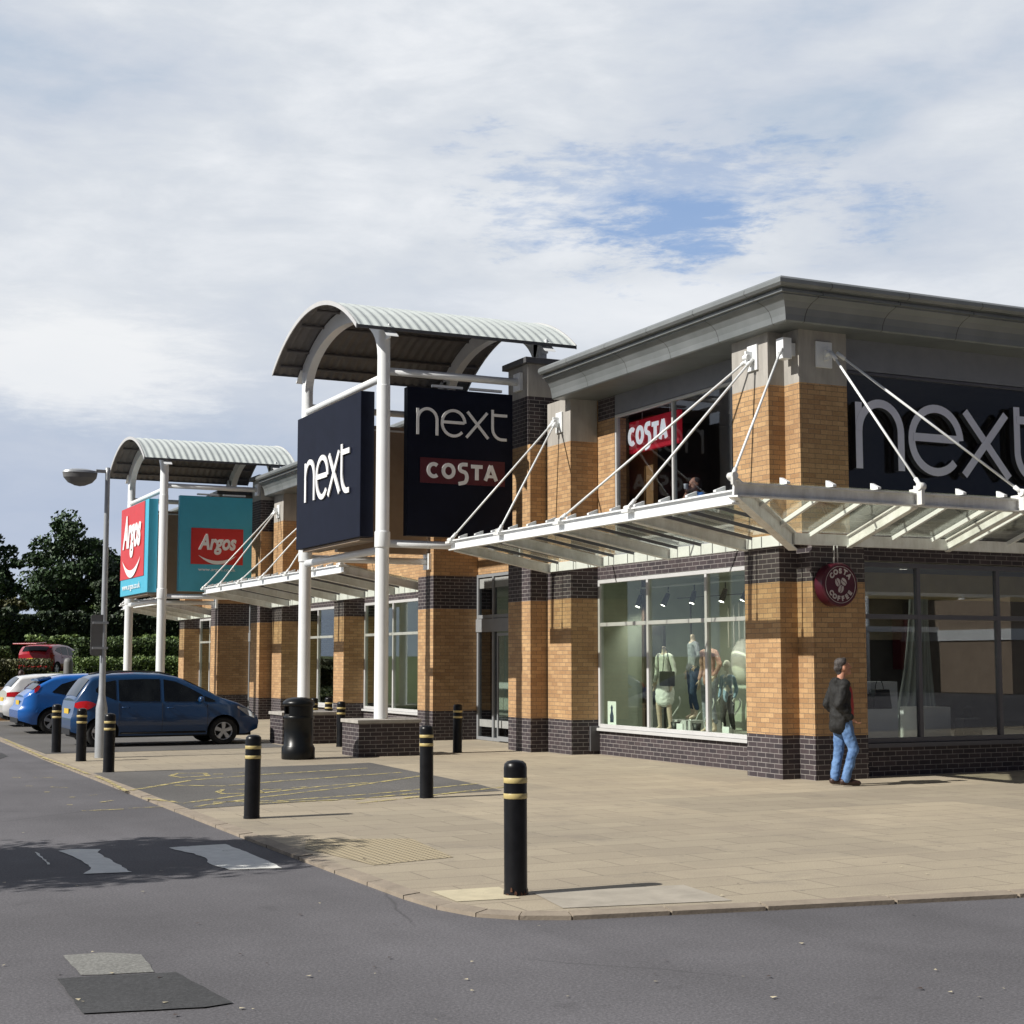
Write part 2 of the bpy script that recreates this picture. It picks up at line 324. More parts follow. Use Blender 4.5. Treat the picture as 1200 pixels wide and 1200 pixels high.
# ------------------------------------------------------------------ helpers
def tag(o, label=None, cat=None, group=None, kind=None):
    if label: o['label'] = label
    if cat: o['category'] = cat
    if group: o['group'] = group
    if kind: o['kind'] = kind
    return o
def thing(name, label, cat, loc=(0, 0, 0), group=None, rz=0):
    o = bpy.data.objects.new(name, None); C.objects.link(o); o.location = loc; o.rotation_euler = (0, 0, rz); o.empty_display_size = .2
    return tag(o, label, cat, group)
def wloc(o):
    v = Vector((0, 0, 0))
    while o: v += Vector(o.location); o = o.parent
    return v
class MB:
    def __init__(s): s.v = []; s.f = []; s.m = []; s.sm = []
    def add(s, vs, fs, mat=0, smooth=False):
        b = len(s.v); s.v += [Vector(p) for p in vs]; s.f += [[b+i for i in f] for f in fs]; s.m += [mat]*len(fs); s.sm += [smooth]*len(fs); return s
    def box(s, x0, x1, y0, y1, z0, z1, mat=0):
        return s.add([(x, y, z) for z in (z0, z1) for y in (y0, y1) for x in (x0, x1)], [(0, 2, 3, 1), (4, 5, 7, 6), (0, 1, 5, 4), (2, 6, 7, 3), (0, 4, 6, 2), (1, 3, 7, 5)], mat)
    def obox(s, c, ex, ey, ez, mat=0):     # oriented box, half-extents as vectors
        c = Vector(c); ex, ey, ez = Vector(ex), Vector(ey), Vector(ez)
        return s.add([c+a*ex+b*ey+d*ez for d in (-1, 1) for b in (-1, 1) for a in (-1, 1)], [(0, 2, 3, 1), (4, 5, 7, 6), (0, 1, 5, 4), (2, 6, 7, 3), (0, 4, 6, 2), (1, 3, 7, 5)], mat)
    def beam(s, p0, p1, w, h, mat=0):      # rectangular bar between two points, h measured upward
        p0, p1 = Vector(p0), Vector(p1); d = p1-p0; c = (p0+p1)/2; side = d.cross(Vector((0, 0, 1))).normalized()
        up = side.cross(d).normalized(); return s.obox(c, d/2, side*w/2, up*h/2, mat)
    def ibeam(s, p0, p1, w, h, t=.02, mat=0):
        p0, p1 = Vector(p0), Vector(p1); d = p1-p0; side = d.cross(Vector((0, 0, 1))).normalized(); up = side.cross(d).normalized(); c = (p0+p1)/2
        s.obox(c, d/2, side*t/2, up*(h/2-t), mat); s.obox(c+up*(h/2-t/2), d/2, side*w/2, up*t/2, mat); return s.obox(c-up*(h/2-t/2), d/2, side*w/2, up*t/2, mat)
    def tube(s, pts, r, n=10, mat=0, smooth=True, cap=True):
        pts = [Vector(p) for p in pts]; R = r if isinstance(r, (list, tuple)) else [r]*len(pts); vs = []; fs = []; prev = None
        for i, p in enumerate(pts):
            d = (pts[min(i+1, len(pts)-1)]-pts[max(i-1, 0)]).normalized()
            a = prev if prev else d.orthogonal().normalized(); a = (a-d*a.dot(d)).normalized(); prev = a; b = d.cross(a)
            for k in range(n): t = 2*pi*k/n; vs.append(p+(a*cos(t)+b*sin(t))*R[i])
        for i in range(len(pts)-1):
            for k in range(n): fs.append((i*n+k, i*n+(k+1) % n, (i+1)*n+(k+1) % n, (i+1)*n+k))
        s.add(vs, fs, mat, smooth)
        if cap: m0 = len(s.v)-len(vs); s.f += [[m0+k for k in range(n)][::-1], [m0+(len(pts)-1)*n+k for k in range(n)]]; s.m += [mat]*2; s.sm += [False]*2
        return s
    def lathe(s, prof, c=(0, 0, 0), n=24, mat=0, smooth=True):
        vs = []; fs = []
        for r, z in prof:
            for k in range(n): t = 2*pi*k/n; vs.append((c[0]+r*cos(t), c[1]+r*sin(t), c[2]+z))
        for i in range(len(prof)-1):
            for k in range(n): fs.append((i*n+k, i*n+(k+1) % n, (i+1)*n+(k+1) % n, (i+1)*n+k))
        return s.add(vs, fs, mat, smooth)
    def prism(s, pts, fn, d0, d1, mat=0, side=None):   # 2D outline pts, fn(u,v,d)->3D
        n = len(pts); vs = [fn(u, v, d0) for u, v in pts]+[fn(u, v, d1) for u, v in pts]
        s.add(vs, [tuple(range(n)), tuple(range(2*n-1, n-1, -1))], mat)
        b = len(s.v)-2*n
        for i in range(n): s.f.append([b+i, b+n+i, b+n+(i+1) % n, b+(i+1) % n]); s.m.append(mat if side is None else side); s.sm.append(False)
        return s
    def sheet(s, pts, z, mat=0): return s.add([(x, y, z) for x, y in pts], [tuple(range(len(pts)))], mat)
    def xf(s, M):
        s.v = [M @ p for p in s.v]; return s
def obj(name, mb, mats, parent=None, world=False, bevel=0, label=None, kind=None):
    me = bpy.data.meshes.new(name); off = wloc(parent) if (world and parent) else Vector((0, 0, 0))
    me.from_pydata([p-off for p in mb.v], [], mb.f)
    if isinstance(mats, str): mats = [mats]
    for m in mats: me.materials.append(MATS[m])
    me.polygons.foreach_set('material_index', mb.m); me.polygons.foreach_set('use_smooth', mb.sm); me.update()
    bm = bmesh.new(); bm.from_mesh(me); bmesh.ops.recalc_face_normals(bm, faces=bm.faces); bm.to_mesh(me); bm.free()
    o = bpy.data.objects.new(name, me); C.objects.link(o); o.parent = parent
    if bevel:
        b = o.modifiers.new('bevel', 'BEVEL'); b.width = bevel; b.segments = 2; b.limit_method = 'ANGLE'; b.angle_limit = radians(40)
    if label: o['label'] = label
    if kind: o['kind'] = kind
    return o
def pieces(name, mb, mats, parent=None, world=False, bevel=0, label=None, kind=None):
    par = list(range(len(mb.v)))
    def find(a):
        while par[a] != a: par[a] = par[par[a]]; a = par[a]
        return a
    for f in mb.f:
        r = find(f[0])
        for i in f[1:]: par[find(i)] = r
    grp = {}
    for k, f in enumerate(mb.f): grp.setdefault(find(f[0]), []).append(k)
    out = []
    for ks in grp.values():
        q = MB(); mp = {}
        for k in ks:
            for i in mb.f[k]:
                if i not in mp: mp[i] = len(q.v); q.v.append(mb.v[i])
            q.f.append([mp[i] for i in mb.f[k]]); q.m.append(mb.m[k]); q.sm.append(mb.sm[k])
        out.append(obj(name, q, mats, parent, world, bevel, label, kind))
    return out
def struct(name, mb, mats): o = obj(name, mb, mats); o['kind'] = 'structure'; return o
def copy_tree(o, parent=None):
    c = o.copy(); C.objects.link(c); c.parent = parent
    for ch in [k for k in bpy.data.objects if k.parent == o and k != c]: copy_tree(ch, c)
    return c
def fA(x0): return lambda u, v, d: (x0-d, -u, v)      # on a wall facing -X: u runs to the viewer's right (u = -y)
def fB(y0): return lambda u, v, d: (u, y0-d, v)       # on a wall facing -Y: u = x
def ribbon(mb, pts, w, fn, d0, d1, mat=0, side=None, closed=False):
    n = len(pts); L = []; R = []
    for i, (x, y) in enumerate(pts):
        a = pts[(i-1) % n] if (closed or i > 0) else pts[i]; b = pts[(i+1) % n] if (closed or i < n-1) else pts[i]
        dx, dy = b[0]-a[0], b[1]-a[1]; l = math.hypot(dx, dy) or 1; k = w/2
        L.append((x-dy/l*k, y+dx/l*k)); R.append((x+dy/l*k, y-dx/l*k))
    for i in range(n if closed else n-1):
        j = (i+1) % n; q = [L[i], R[i], R[j], L[j]]
        vs = [fn(u, v, d1) for u, v in q]+[fn(u, v, d0) for u, v in q]; mb.add(vs, [(0, 1, 2, 3)], mat)
        b = len(mb.v)-8
        fs = [(1, 5, 6, 2), (3, 7, 4, 0)]
        if not closed and i == 0: fs.append((0, 4, 5, 1))
        if not closed and i == n-2: fs.append((2, 6, 7, 3))
        for f in fs: mb.f.append([b+k for k in f]); mb.m.append(mat if side is None else side); mb.sm.append(False)
def arc(cx, cy, rx, ry, a0, a1, n=20): return [(cx+rx*cos(radians(a0+(a1-a0)*i/n)), cy+ry*sin(radians(a0+(a1-a0)*i/n))) for i in range(n+1)]
def next_letters(u0, v0, sx, sy, w):
    """strokes of the thin rounded lettering; sx = width unit, sy = x-height"""
    P = lambda pts: [(u0+a*sx, v0+b*sy) for a, b in pts]
    n = [P([(.06, 0), (.06, .98)]), P(arc(.44, .56, .38, .42, 180, 0)+[(.82, 0)])]
    e = [P(arc(1.48, .5, .46, .48, 2, 318, 34)), P([(1.05, .53), (1.91, .53)])]
    x = [P([(2.04, .98), (2.88, 0)]), P([(2.84, .98), (2.0, 0)])]
    t = [P([(3.06, 1.12), (3.06, .42)]+arc(3.44, .42, .38, .42, 180, 268, 12)+[(3.64, 0)]), P([(3.06, .92), (3.66, .92)])]
    return [n, e, x, t]
def font_mesh(txt, size, fn, d0, d1, u0, v0, shear=0, bold=0, align='CENTER', sx=1, space=1):
    """built-in font outline turned into an extruded mesh laid on a wall"""
    cu = bpy.data.curves.new('lettering', 'FONT'); cu.body = txt; cu.size = size; cu.shear = shear; cu.offset = bold; cu.align_x = align; cu.extrude = .5; cu.resolution_u = 4; cu.space_character = space
    o = bpy.data.objects.new('lettering', cu); C.objects.link(o); dg = bpy.context.evaluated_depsgraph_get(); me = bpy.data.meshes.new_from_object(o.evaluated_get(dg))
    mb = MB(); mb.add([fn(u0+v.co.x*sx, v0+v.co.y, d1 if v.co.z > 0 else d0) for v in me.vertices], [tuple(p.vertices) for p in me.polygons])
    bpy.data.objects.remove(o); bpy.data.curves.remove(cu); bpy.data.meshes.remove(me); return mb

# ------------------------------------------------------------------ ground
KERB = [(4.95, 62), (4.79, 45), (4.62, 36.9), (4.47, 28.8), (4.42, 24.2), (4.36, 18.4), (4.33, 14.5), (4.33, 12.5), (4.34, 10.95), (4.38, 10.4), (4.50, 9.98), (4.72, 9.74), (5.05, 9.58), (6.5, 9.33), (8.57, 9.0), (14, 8.3), (34, 5.6)]
def terrain_z(x, y):
    d = max(0., y-60+.15*max(0, x-6)); k = min(1, d/14); return -.035+1.25*k*k*(3-2*k)+.9*min(1, max(0, (y-82)/25.))
g = MB(); xs = [-420, -150, -60, -25, -10, 0, 4, 8, 12, 16, 22, 30, 45, 70, 120, 220, 420]; ys = [-420, -120, -40, 0, 30, 50, 58, 61, 64, 67, 70, 73, 76, 80, 86, 92, 100, 110, 130, 180, 300, 700, 1500]
g.add([(x, y, terrain_z(x, y)) for y in ys for x in xs], [(j*len(xs)+i, j*len(xs)+i+1, (j+1)*len(xs)+i+1, (j+1)*len(xs)+i) for j in range(len(ys)-1) for i in range(len(xs)-1)], 0, True)
g.m = [1 if min(g.v[i].y for i in f) >= 60 else 0 for f in g.f]
struct('ground', g, ['asphalt', 'grass'])
pv = MB(); out = KERB+[(34, 62)]
pin = [(x+.13, y) if y > 11 else (x+.10, y+.10) for x, y in KERB]; pin[-1] = (34, 5.75)
pv.add([(x, y, 0) for x, y in pin]+[(34, 60.6, 0), (5.1, 60.6, 0)], [tuple(range(len(pin)+2))]); struct('pavement', pv, 'paving')
# kerb stones along the edge, each stone a block in one structural mesh
kb = MB(); 
def along(pts, step):
    res = []; acc = 0
    for (a, b) in zip(pts, pts[1:]):
        L = math.hypot(b[0]-a[0], b[1]-a[1]); n = max(1, round(L/step))
        for i in range(n): res.append((a[0]+(b[0]-a[0])*i/n, a[1]+(b[1]-a[1])*i/n))
    return res+[pts[-1]]
kp = along(KERB, .9); kp = [p for p in kp if p[1] < 60.6]; ip = []
for i, (x, y) in enumerate(kp):
    a = kp[max(i-1, 0)]; b = kp[min(i+1, len(kp)-1)]; dx, dy = b[0]-a[0], b[1]-a[1]; l = math.hypot(dx, dy); ip.append((x-dy/l*.14, y+dx/l*.14))
for i in range(len(kp)-1):
    a, b, c, d = kp[i], kp[i+1], ip[i+1], ip[i]
    sh = .012; mx = lambda p, q, t: (p[0]+(q[0]-p[0])*t, p[1]+(q[1]-p[1])*t)
    a, b, c, d = mx(a, b, sh), mx(b, a, sh), mx(c, d, sh), mx(d, c, sh); zt = .006+random.uniform(-.002, .003)
    kb.add([(p[0], p[1], -.09) for p in (a, b, c, d)]+[(p[0], p[1], zt-.012 if k < 2 else zt) for k, p in enumerate((a, b, c, d))], [(3, 2, 1, 0), (4, 5, 6, 7), (0, 1, 5, 4), (1, 2, 6, 5), (2, 3, 7, 6), (3, 0, 4, 7)])
struct('kerb', kb, 'kerb')
bay = MB(); bay.sheet([(4.50, 18.25), (6.7, 18.75), (8.95, 19.0), (9.1, 20), (9.35, 25.2), (8.5, 25.05), (4.56, 24.8)], .004)
bay.sheet([(4.68, 30.2), (9.6, 30.45), (9.6, 47), (4.9, 47)], .004); struct('parking_bay', bay, 'asphalt_bay')
tp = MB(); tp.sheet([(4.72, 12.6), (5.55, 12.8), (5.75, 14.3), (4.8, 14.7), (4.55, 14.0)], .004); struct('tactile_paving', tp, 'tactile')
sl = MB(); sl.sheet([(4.56, 10.45), (5.05, 10.4), (5.15, 10.98), (4.58, 11.0)], .004); struct('pale_slab', sl, 'light_slab')
sl = MB(); sl.sheet([(5.12, 9.85), (6.4, 9.62), (6.5, 10.45), (5.25, 10.6)], .0045); struct('concrete_slab', sl, 'grey_slab')
def G(x, y, z=0.):
    YAW, P, F = radians(25.6), radians(5.57), 1793.; f = Vector((sin(YAW)*cos(P), cos(YAW)*cos(P), sin(P))); r = Vector((cos(YAW), -sin(YAW), 0)); u = r.cross(f)
    d = f*F+r*(x-600)-u*(y-600); t = (z-1.75)/d.z; return (d.x*t, d.y*t)
def ragged(pts, amp, step=.12):
    p = along(pts+[pts[0]], step)[:-1]; return [(x+random.uniform(-amp, amp), y+random.uniform(-amp, amp)) for x, y in p]
def road_patch(name, quads, mat, z, amp=.012):
    mb = MB()
    for q in quads: mb.sheet(ragged([G(*p, z) for p in q], amp), z)
    return struct(name, mb, mat)
road_patch('road_patch', [[(67, 1147), (108, 1144), (207, 1139), (272, 1175), (240, 1180), (98, 1187)]], 'asphalt_patch', -.027, .006)
road_patch('road_repair', [[(75, 1119), (120, 1116), (165, 1118), (182, 1139), (94, 1143)]], 'asphalt_light_patch', -.031, .008)
road_patch('crossing_marking', [[(69, 997), (80, 995), (119, 995), (114, 999), (134, 1010), (154, 1022), (98, 1024), (107, 1017), (96, 1008), (82, 1002)], [(198, 993), (230, 991), (265, 989), (300, 1003), (332, 1017), (268, 1019), (244, 1012), (243, 1006), (227, 1000), (211, 997)], [(41, 998), (44, 999), (60, 1013), (57, 1013)]], 'worn_white', -.029, .012)
def line_marks(name, segs, w, mat, z):
    mb = MB()
    for s in segs:
        p = [G(a, b, z) for a, b in s]; p = along(p, .35)
        ribbon(mb, p, w, lambda u, v, d: (u, v, z), 0, 0)
    mb.f = [f for f in mb.f]; return struct(name, mb, mat)
YL = [[(153, 926), (225, 914), (300, 908), (430, 900)], [(205, 920), (260, 921), (330, 915), (470, 905)], [(170, 935), (215, 941), (290, 931), (380, 921), (430, 917)], [(230, 945), (300, 935), (400, 923), (500, 908)], [(250, 940), (330, 938), (440, 930), (560, 918)], [(300, 941), (420, 936), (500, 928)],
      [(255, 928), (262, 925), (300, 925), (308, 929), (262, 930), (255, 928)], [(308, 925), (330, 925)], [(342, 923), (360, 922)], [(200, 909), (208, 906), (240, 906), (244, 909), (212, 911), (200, 909)], [(250, 907), (262, 907)], [(272, 906), (290, 905)], [(420, 941), (520, 930), (598, 921)]]
line_marks('bay_marking', YL, .09, 'worn_yellow', .0085)
line_marks('road_marking', [[(14, 911), (24, 911)], [(40, 911), (66, 911)], [(60, 922), (80, 923)], [(30, 921), (38, 921)], [(52, 928), (58, 928)], [(80, 934), (88, 934)], [(78, 943), (85, 943)], [(105, 932), (113, 931)], [(96, 950), (145, 948)], [(118, 940), (132, 938)], [(150, 947), (195, 945)]], .05, 'worn_yellow', -.029)
line_marks('kerb_line', [[(112, 909), (125, 914), (148, 927)], [(5, 866), (50, 887), (104, 907)]], .07, 'worn_yellow', .0115)
shadow_mb = MB(); shadow_mb.sheet([G(a, b, -.030) for a, b in ((-10, 882), (2, 882), (9, 886), (0, 889), (-12, 889))], -.030); struct('painted_shadow', shadow_mb, 'asphalt_patch')  # dark sheet painting a small cast shadow on the road
# scattered litter specks / leaves
lt = MB()
for i in range(110):
    x, y = random.uniform(0, 1200), random.uniform(880, 1195); p = G(x, y, .0); rd = p[0] < 4.3 or p[1] < 9; z = -.026 if rd else .010; p = G(x, y, z); a = random.uniform(0, 6.3); r = random.uniform(.006, .022)
    lt.add([(p[0]+r*cos(a+k*2.1+random.uniform(-.3, .3)), p[1]+r*sin(a+k*2.1), z+random.uniform(0, .006)) for k in range(3)], [(0, 1, 2)], random.choice((0, 0, 1)))
tag(obj('litter_specks', lt, ['light_slab', 'wood_dark']), 'tiny pale and brown specks of litter on the road and pavement', 'litter', kind='stuff')

# ------------------------------------------------------------------ retail building
FA, WA = 13.55, 14.15           # pier face / window plane of the west front
BB, CP = 'brick_buff', 'concrete_cap'
BM = ['brick_buff', 'brick_dark', 'concrete_cap', 'dark_flashing', 'grey_panel']
bld = thing('retail_building', 'long two storey buff and dark brick shop building with grey eaves', 'building', (14, 20, 0))
def banded(mb, x0, x1, y0, y1, bands):
    for z0, z1, m in bands: mb.box(x0, x1, y0, y1, z0, z1, m)
PB = [(-.1, .65, 1), (.65, 2.94, 0), (2.94, 3.52, 1), (3.52, 5.95, 0), (5.95, 6.80, 2)]
def pier(rects, bands=PB, joint=True):
    mb = MB()
    for x0, x1, y0, y1 in rects: banded(mb, x0, x1, y0, y1, bands)
    return obj('pier', mb, BM, bld, True)
# corner pier: three stepped blocks
cb = MB()
banded(cb, 13.55, 14.6, 18.98, 19.9, PB[:3]); banded(cb, 13.87, 14.84, 18.60, 18.98, PB[:3]); banded(cb, 14.6, 14.84, 18.98, 19.3, PB[:3])
banded(cb, 13.47, 14.5, 19.08, 20.05, PB[3:]); banded(cb, 13.77, 14.66, 18.70, 19.08, PB[3:]); banded(cb, 14.5, 14.66, 19.08, 19.3, PB[3:])
obj('pier', cb, BM, bld, True)
pier([(13.55, 14.14, 25.69, 26.66)]); pier([(13.55, 14.7, 38.6, 39.4)]); pier([(13.55, 14.7, 44.15, 45.1)]); pier([(13.55, 14.7, 56.25, 57.05)])
# concrete cap joints (thin recess lines)
TB = [(-.1, .65, 1), (.65, 2.92, 0), (2.92, 3.66, 1), (3.66, 6.0, 0), (6.0, 6.97, 1), (6.97, 7.62, 2)]
for dy in (0, 18.55):
    for y0, y1 in ((26.72, 27.72), (31.62, 32.52)):
        mb = MB(); low = -.3 if dy else 0; banded(mb, 13.2, 14.6, y0+dy, y1+dy, [(a, b+(low if i == 3 else 0), c) for i, (a, b, c) in enumerate(TB[:4])]); banded(mb, 13.2, 14.6, y0+dy+.1, y1+dy, [(a+low, b+low, c) for a, b, c in TB[4:]]); obj('pier', mb, BM, bld, True)
        m = MB(); m.box(13.1, 14.75, y0+dy, y1+dy+.1, 7.62+low, 7.74+low, 3); obj('pier_cap', m, BM, bld, True, bevel=.01)
# walls
w = MB()
def wallA(y0, y1, z0, z1, m, x0=WA, x1=WA+.25): w.box(x0, x1, y0, y1, z0, z1, m)
for (y0, y1) in ((19.9, 25.69), (32.52, 38.6), (39.4, 44.15), (51.07, 56.25)):
    wallA(y0, y1, -.1, .44, 1, WA-.02); wallA(y0, y1, 3.30, 3.62, 1, WA-.02)
wallA(25.69, 26.72, -.1, 6.9, 0, 14.13, 14.16)
# strip of buff brick beside the upper cafe window, dark course above
wallA(25.04, 25.69, 3.62, 6.35, 0); wallA(25.04, 25.69, 6.35, 6.9, 1, WA+.002); wallA(19.9, 20.2, 3.62, 6.9, 0)
wallA(20.2, 25.04, 3.62, 3.95, 4)
wallA(20.2, 25.04, 6.40, 6.9, 4, WA+.01)
for (y0, y1) in ((32.52, 38.6), (39.4, 44.15), (51.07, 56.25)): wallA(y0, y1, 3.62, 5.9, 0, WA+.05); wallA(y0, y1, 5.9, 6.9, 4, WA+.05)
for dy in (0, 18.55): wallA(27.72+dy, 31.62+dy, 3.70, 7.3, 0, 14.3, 14.5); w.box(14.25, 14.5, 27.72+dy, 31.62+dy, 7.3, 7.42, 3)
# south front
w.box(14.84, 27, 18.92, 19.15, -.1, .44, 1); w.box(14.84, 27, 18.92, 19.15, 3.30, 3.95, 1); w.box(14.66, 27, 18.97, 19.2, 6.28, 6.9, 4)
w.box(14.3, 27, 56.8, 57.0, -.1, 6.9, 0); w.box(26.8, 27, 19, 57, -.1, 6.9, 0)
obj('wall', w, BM, bld, True)
ro = MB(); ro.box(14.0, 27, 18.9, 26.6, 6.9, 7.38, 3); ro.box(14.3, 27, 26.6, 32.6, 7.0, 7.38, 3); ro.box(14.0, 27, 32.6, 45.2, 6.9, 7.38, 3); ro.box(14.3, 27, 45.2, 51.1, 7, 7.38, 3); ro.box(14.0, 27, 51.1, 57.1, 6.9, 7.38, 3)
obj('roof', ro, BM, bld, True)
PROF = [(-.62, 6.77), (.27, 6.76), (.29, 6.78), (.30, 6.87), (.325, 6.97), (.37, 7.05), (.44, 7.125), (.44, 7.145), (.49, 7.15), (.49, 7.19), (.47, 7.2), (.47, 7.215), (.56, 7.22), (.59, 7.26), (.585, 7.32), (.54, 7.36), (.2, 7.42), (-.6, 7.44)]
def sweep(rings, caps=True):
    mb = MB(); n = len(rings[0])
    for r in rings: mb.v += [Vector(p) for p in r]
    for i in range(len(rings)-1):
        for k in range(n-1): mb.f.append([i*n+k, i*n+k+1, (i+1)*n+k+1, (i+1)*n+k]); mb.m.append(0); mb.sm.append(False)
    for i in (0, len(rings)-1): mb.f.append([i*n+k for k in range(n)]); mb.m.append(0); mb.sm.append(False)
    return mb
obj('cornice', sweep([[(FA-o, 25.9, z) for o, z in PROF], [(FA-o, 18.6-o, z) for o, z in PROF], [(27.5, 18.6-o, z) for o, z in PROF]]), 'cornice_metal', bld, True)
obj('cornice', sweep([[(FA-o, 45.15, z) for o, z in PROF], [(FA-o, 32.7, z) for o, z in PROF]]), 'cornice_metal', bld, True)
obj('cornice', sweep([[(20, 57.05+o, z) for o, z in PROF], [(FA-o, 57.05+o, z) for o, z in PROF], [(FA-o, 51.2, z) for o, z in PROF]]), 'cornice_metal', bld, True)
def windowA(y0, y1, z0, z1, mull, trans, x=WA, fw=.07, mat='frame_grey', gl='shop_glass', sill=True):
    fr = MB(); d0, d1 = x-.03, x+.06
    fr.box(d0, d1, y0, y0+fw, z0, z1); fr.box(d0, d1, y1-fw, y1, z0, z1); fr.box(d0, d1, y0+fw, y1-fw, z0, z0+fw); fr.box(d0, d1, y0+fw, y1-fw, z1-fw, z1)
    for y in mull: fr.box(d0+.004, d1-.004, y-fw/2, y+fw/2, z0+fw, z1-fw)
    for z in trans: fr.box(d0+.007, d1-.007, y0+fw, y1-fw, z-fw/2, z+fw/2)
    o = obj('window', fr, mat, bld, True, bevel=.006)
    if sill: s = MB(); s.box(x-.09, x+.05, y0, y1, z0-.055, z0-.004); obj('sill', s, mat, o, True)
    g_ = MB(); g_.box(x+.012, x+.02, y0+.03, y1-.03, z0+.03, z1-.03); obj('pane', g_, gl, o, True); return o
def windowB(x0, x1, z0, z1, mull, trans, y=18.97, fw=.075, mat='frame_dark', gl='shop_glass', sill=True):
    fr = MB(); d0, d1 = y-.03, y+.06
    fr.box(x0, x0+fw, d0, d1, z0, z1); fr.box(x1-fw, x1, d0, d1, z0, z1); fr.box(x0+fw, x1-fw, d0, d1, z0, z0+fw); fr.box(x0+fw, x1-fw, d0, d1, z1-fw, z1)
    for x in mull: fr.box(x-fw/2, x+fw/2, d0+.004, d1-.004, z0+fw, z1-fw)
    for z in trans: fr.box(x0+fw, x1-fw, d0+.007, d1-.007, z-fw/2, z+fw/2)
    o = obj('window', fr, mat, bld, True, bevel=.006)
    if sill: s = MB(); s.box(x0, x1, y-.09, y+.05, z0-.07, z0-.004); obj('sill', s, mat, o, True)
    g_ = MB(); g_.box(x0+.03, x1-.03, y+.012, y+.02, z0+.03, z1-.03); obj('pane', g_, gl, o, True); return o
windowA(19.92, 25.68, .5, 3.29, [23.85, 21.92], [2.44])
windowA(32.53, 38.59, .5, 3.29, [34.5, 36.5], [2.44]); windowA(39.41, 44.14, .5, 3.29, [40.9, 42.5], [2.44]); windowA(51.08, 56.24, .5, 3.29, [53, 54.8], [2.44])
windowA(20.21, 25.03, 3.96, 6.39, [22.98], [], gl='dark_glass', sill=False, x=WA+.03, fw=.05)
windowB(14.86, 26.9, .5, 3.28, [16.17]+[16.17+1.63*k for k in range(1, 7)], [2.44], gl='south_glass')
windowB(14.67, 26.9, 3.96, 6.27, [], [], y=19.0, gl='dark_glass', sill=False, fw=.05)
# glazed entrances with doors between the tower piers
for dy in (0, 18.55):
    y0, y1 = 27.72+dy, 31.62+dy; x = 14.3
    fr = MB(); fw = .08
    for y in (y0+.04, 28.9+dy, 29.67+dy, 30.75+dy, y1-.05): fr.box(x-.04, x+.05, y-fw/2, y+fw/2, 0.02, 3.69)
    fr.box(x-.036, x+.046, y0, y1, 3.62, 3.69); fr.box(x-.036, x+.046, y0, y1, 2.70, 2.78); fr.box(x-.06, x+.07, y0, y1, 2.40, 2.69); fr.box(x-.036, x+.046, y0, y1, 0.005, .08)
    e = obj('entrance_screen', fr, 'frame_mid', bld, True, bevel=.005)
    g_ = MB(); g_.box(x+.0, x+.008, y0, y1, .05, 3.65); obj('pane', g_, 'dark_glass', e, True)
    d = MB()
    for a, b in ((28.94+dy, 29.63+dy), (29.71+dy, 30.4+dy)): d.box(x-.10, x-.07, a, a+.05, .03, 2.36); d.box(x-.10, x-.07, b-.05, b, .03, 2.36); d.box(x-.10, x-.07, a+.05, b-.05, .03, .13); d.box(x-.10, x-.07, a+.05, b-.05, 2.3, 2.36)
    dd = obj('sliding_door', d, 'frame_mid', bld, True)
    hm = MB(); hm.box(x-.13, x-.10, 29.56+dy, 29.60+dy, .9, 1.5); obj('handle', hm, 'chrome', dd, True)
# interior rooms (floors, walls, ceilings) behind the glass
r = MB(); r.box(14.3, 26.8, 19.16, 57, .30, .46); r.box(14.3, 26.8, 19.16, 57, 3.38, 3.6); obj('floor_slab', r, 'floor_light', bld, True)
r = MB(); r.box(16.5, 16.6, 21.6, 27.6, .46, 3.38); r.box(14.18, 16.5, 25.70, 25.9, .46, 3.38); r.box(16.9, 26.7, 22.6, 22.7, .46, 2.9, 1); r.box(16.9, 26.7, 22.55, 22.7, 2.9, 3.38, 2); r.box(18.6, 18.7, 22.2, 22.55, 1.6, 2.6, 4); r.box(16.6, 16.9, 21.6, 22.7, .46, 3.38, 1)  # tan band high on the back wall stands in for a reflection
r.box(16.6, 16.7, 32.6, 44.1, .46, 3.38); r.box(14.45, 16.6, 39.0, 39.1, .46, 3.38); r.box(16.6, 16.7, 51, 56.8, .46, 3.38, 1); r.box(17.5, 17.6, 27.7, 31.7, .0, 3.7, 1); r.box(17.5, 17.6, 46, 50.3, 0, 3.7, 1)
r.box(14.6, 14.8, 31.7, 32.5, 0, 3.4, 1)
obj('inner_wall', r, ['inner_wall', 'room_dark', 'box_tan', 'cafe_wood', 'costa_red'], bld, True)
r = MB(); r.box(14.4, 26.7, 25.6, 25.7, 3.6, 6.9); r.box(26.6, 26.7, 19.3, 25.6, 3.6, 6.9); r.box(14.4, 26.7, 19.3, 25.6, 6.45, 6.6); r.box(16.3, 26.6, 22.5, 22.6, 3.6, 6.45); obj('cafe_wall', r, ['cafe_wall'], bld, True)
r = MB(); r.box(14.8, 14.9, 24.72, 25.6, 3.6, 6.4); obj('cafe_screen', r, 'cafe_wood', bld, True)
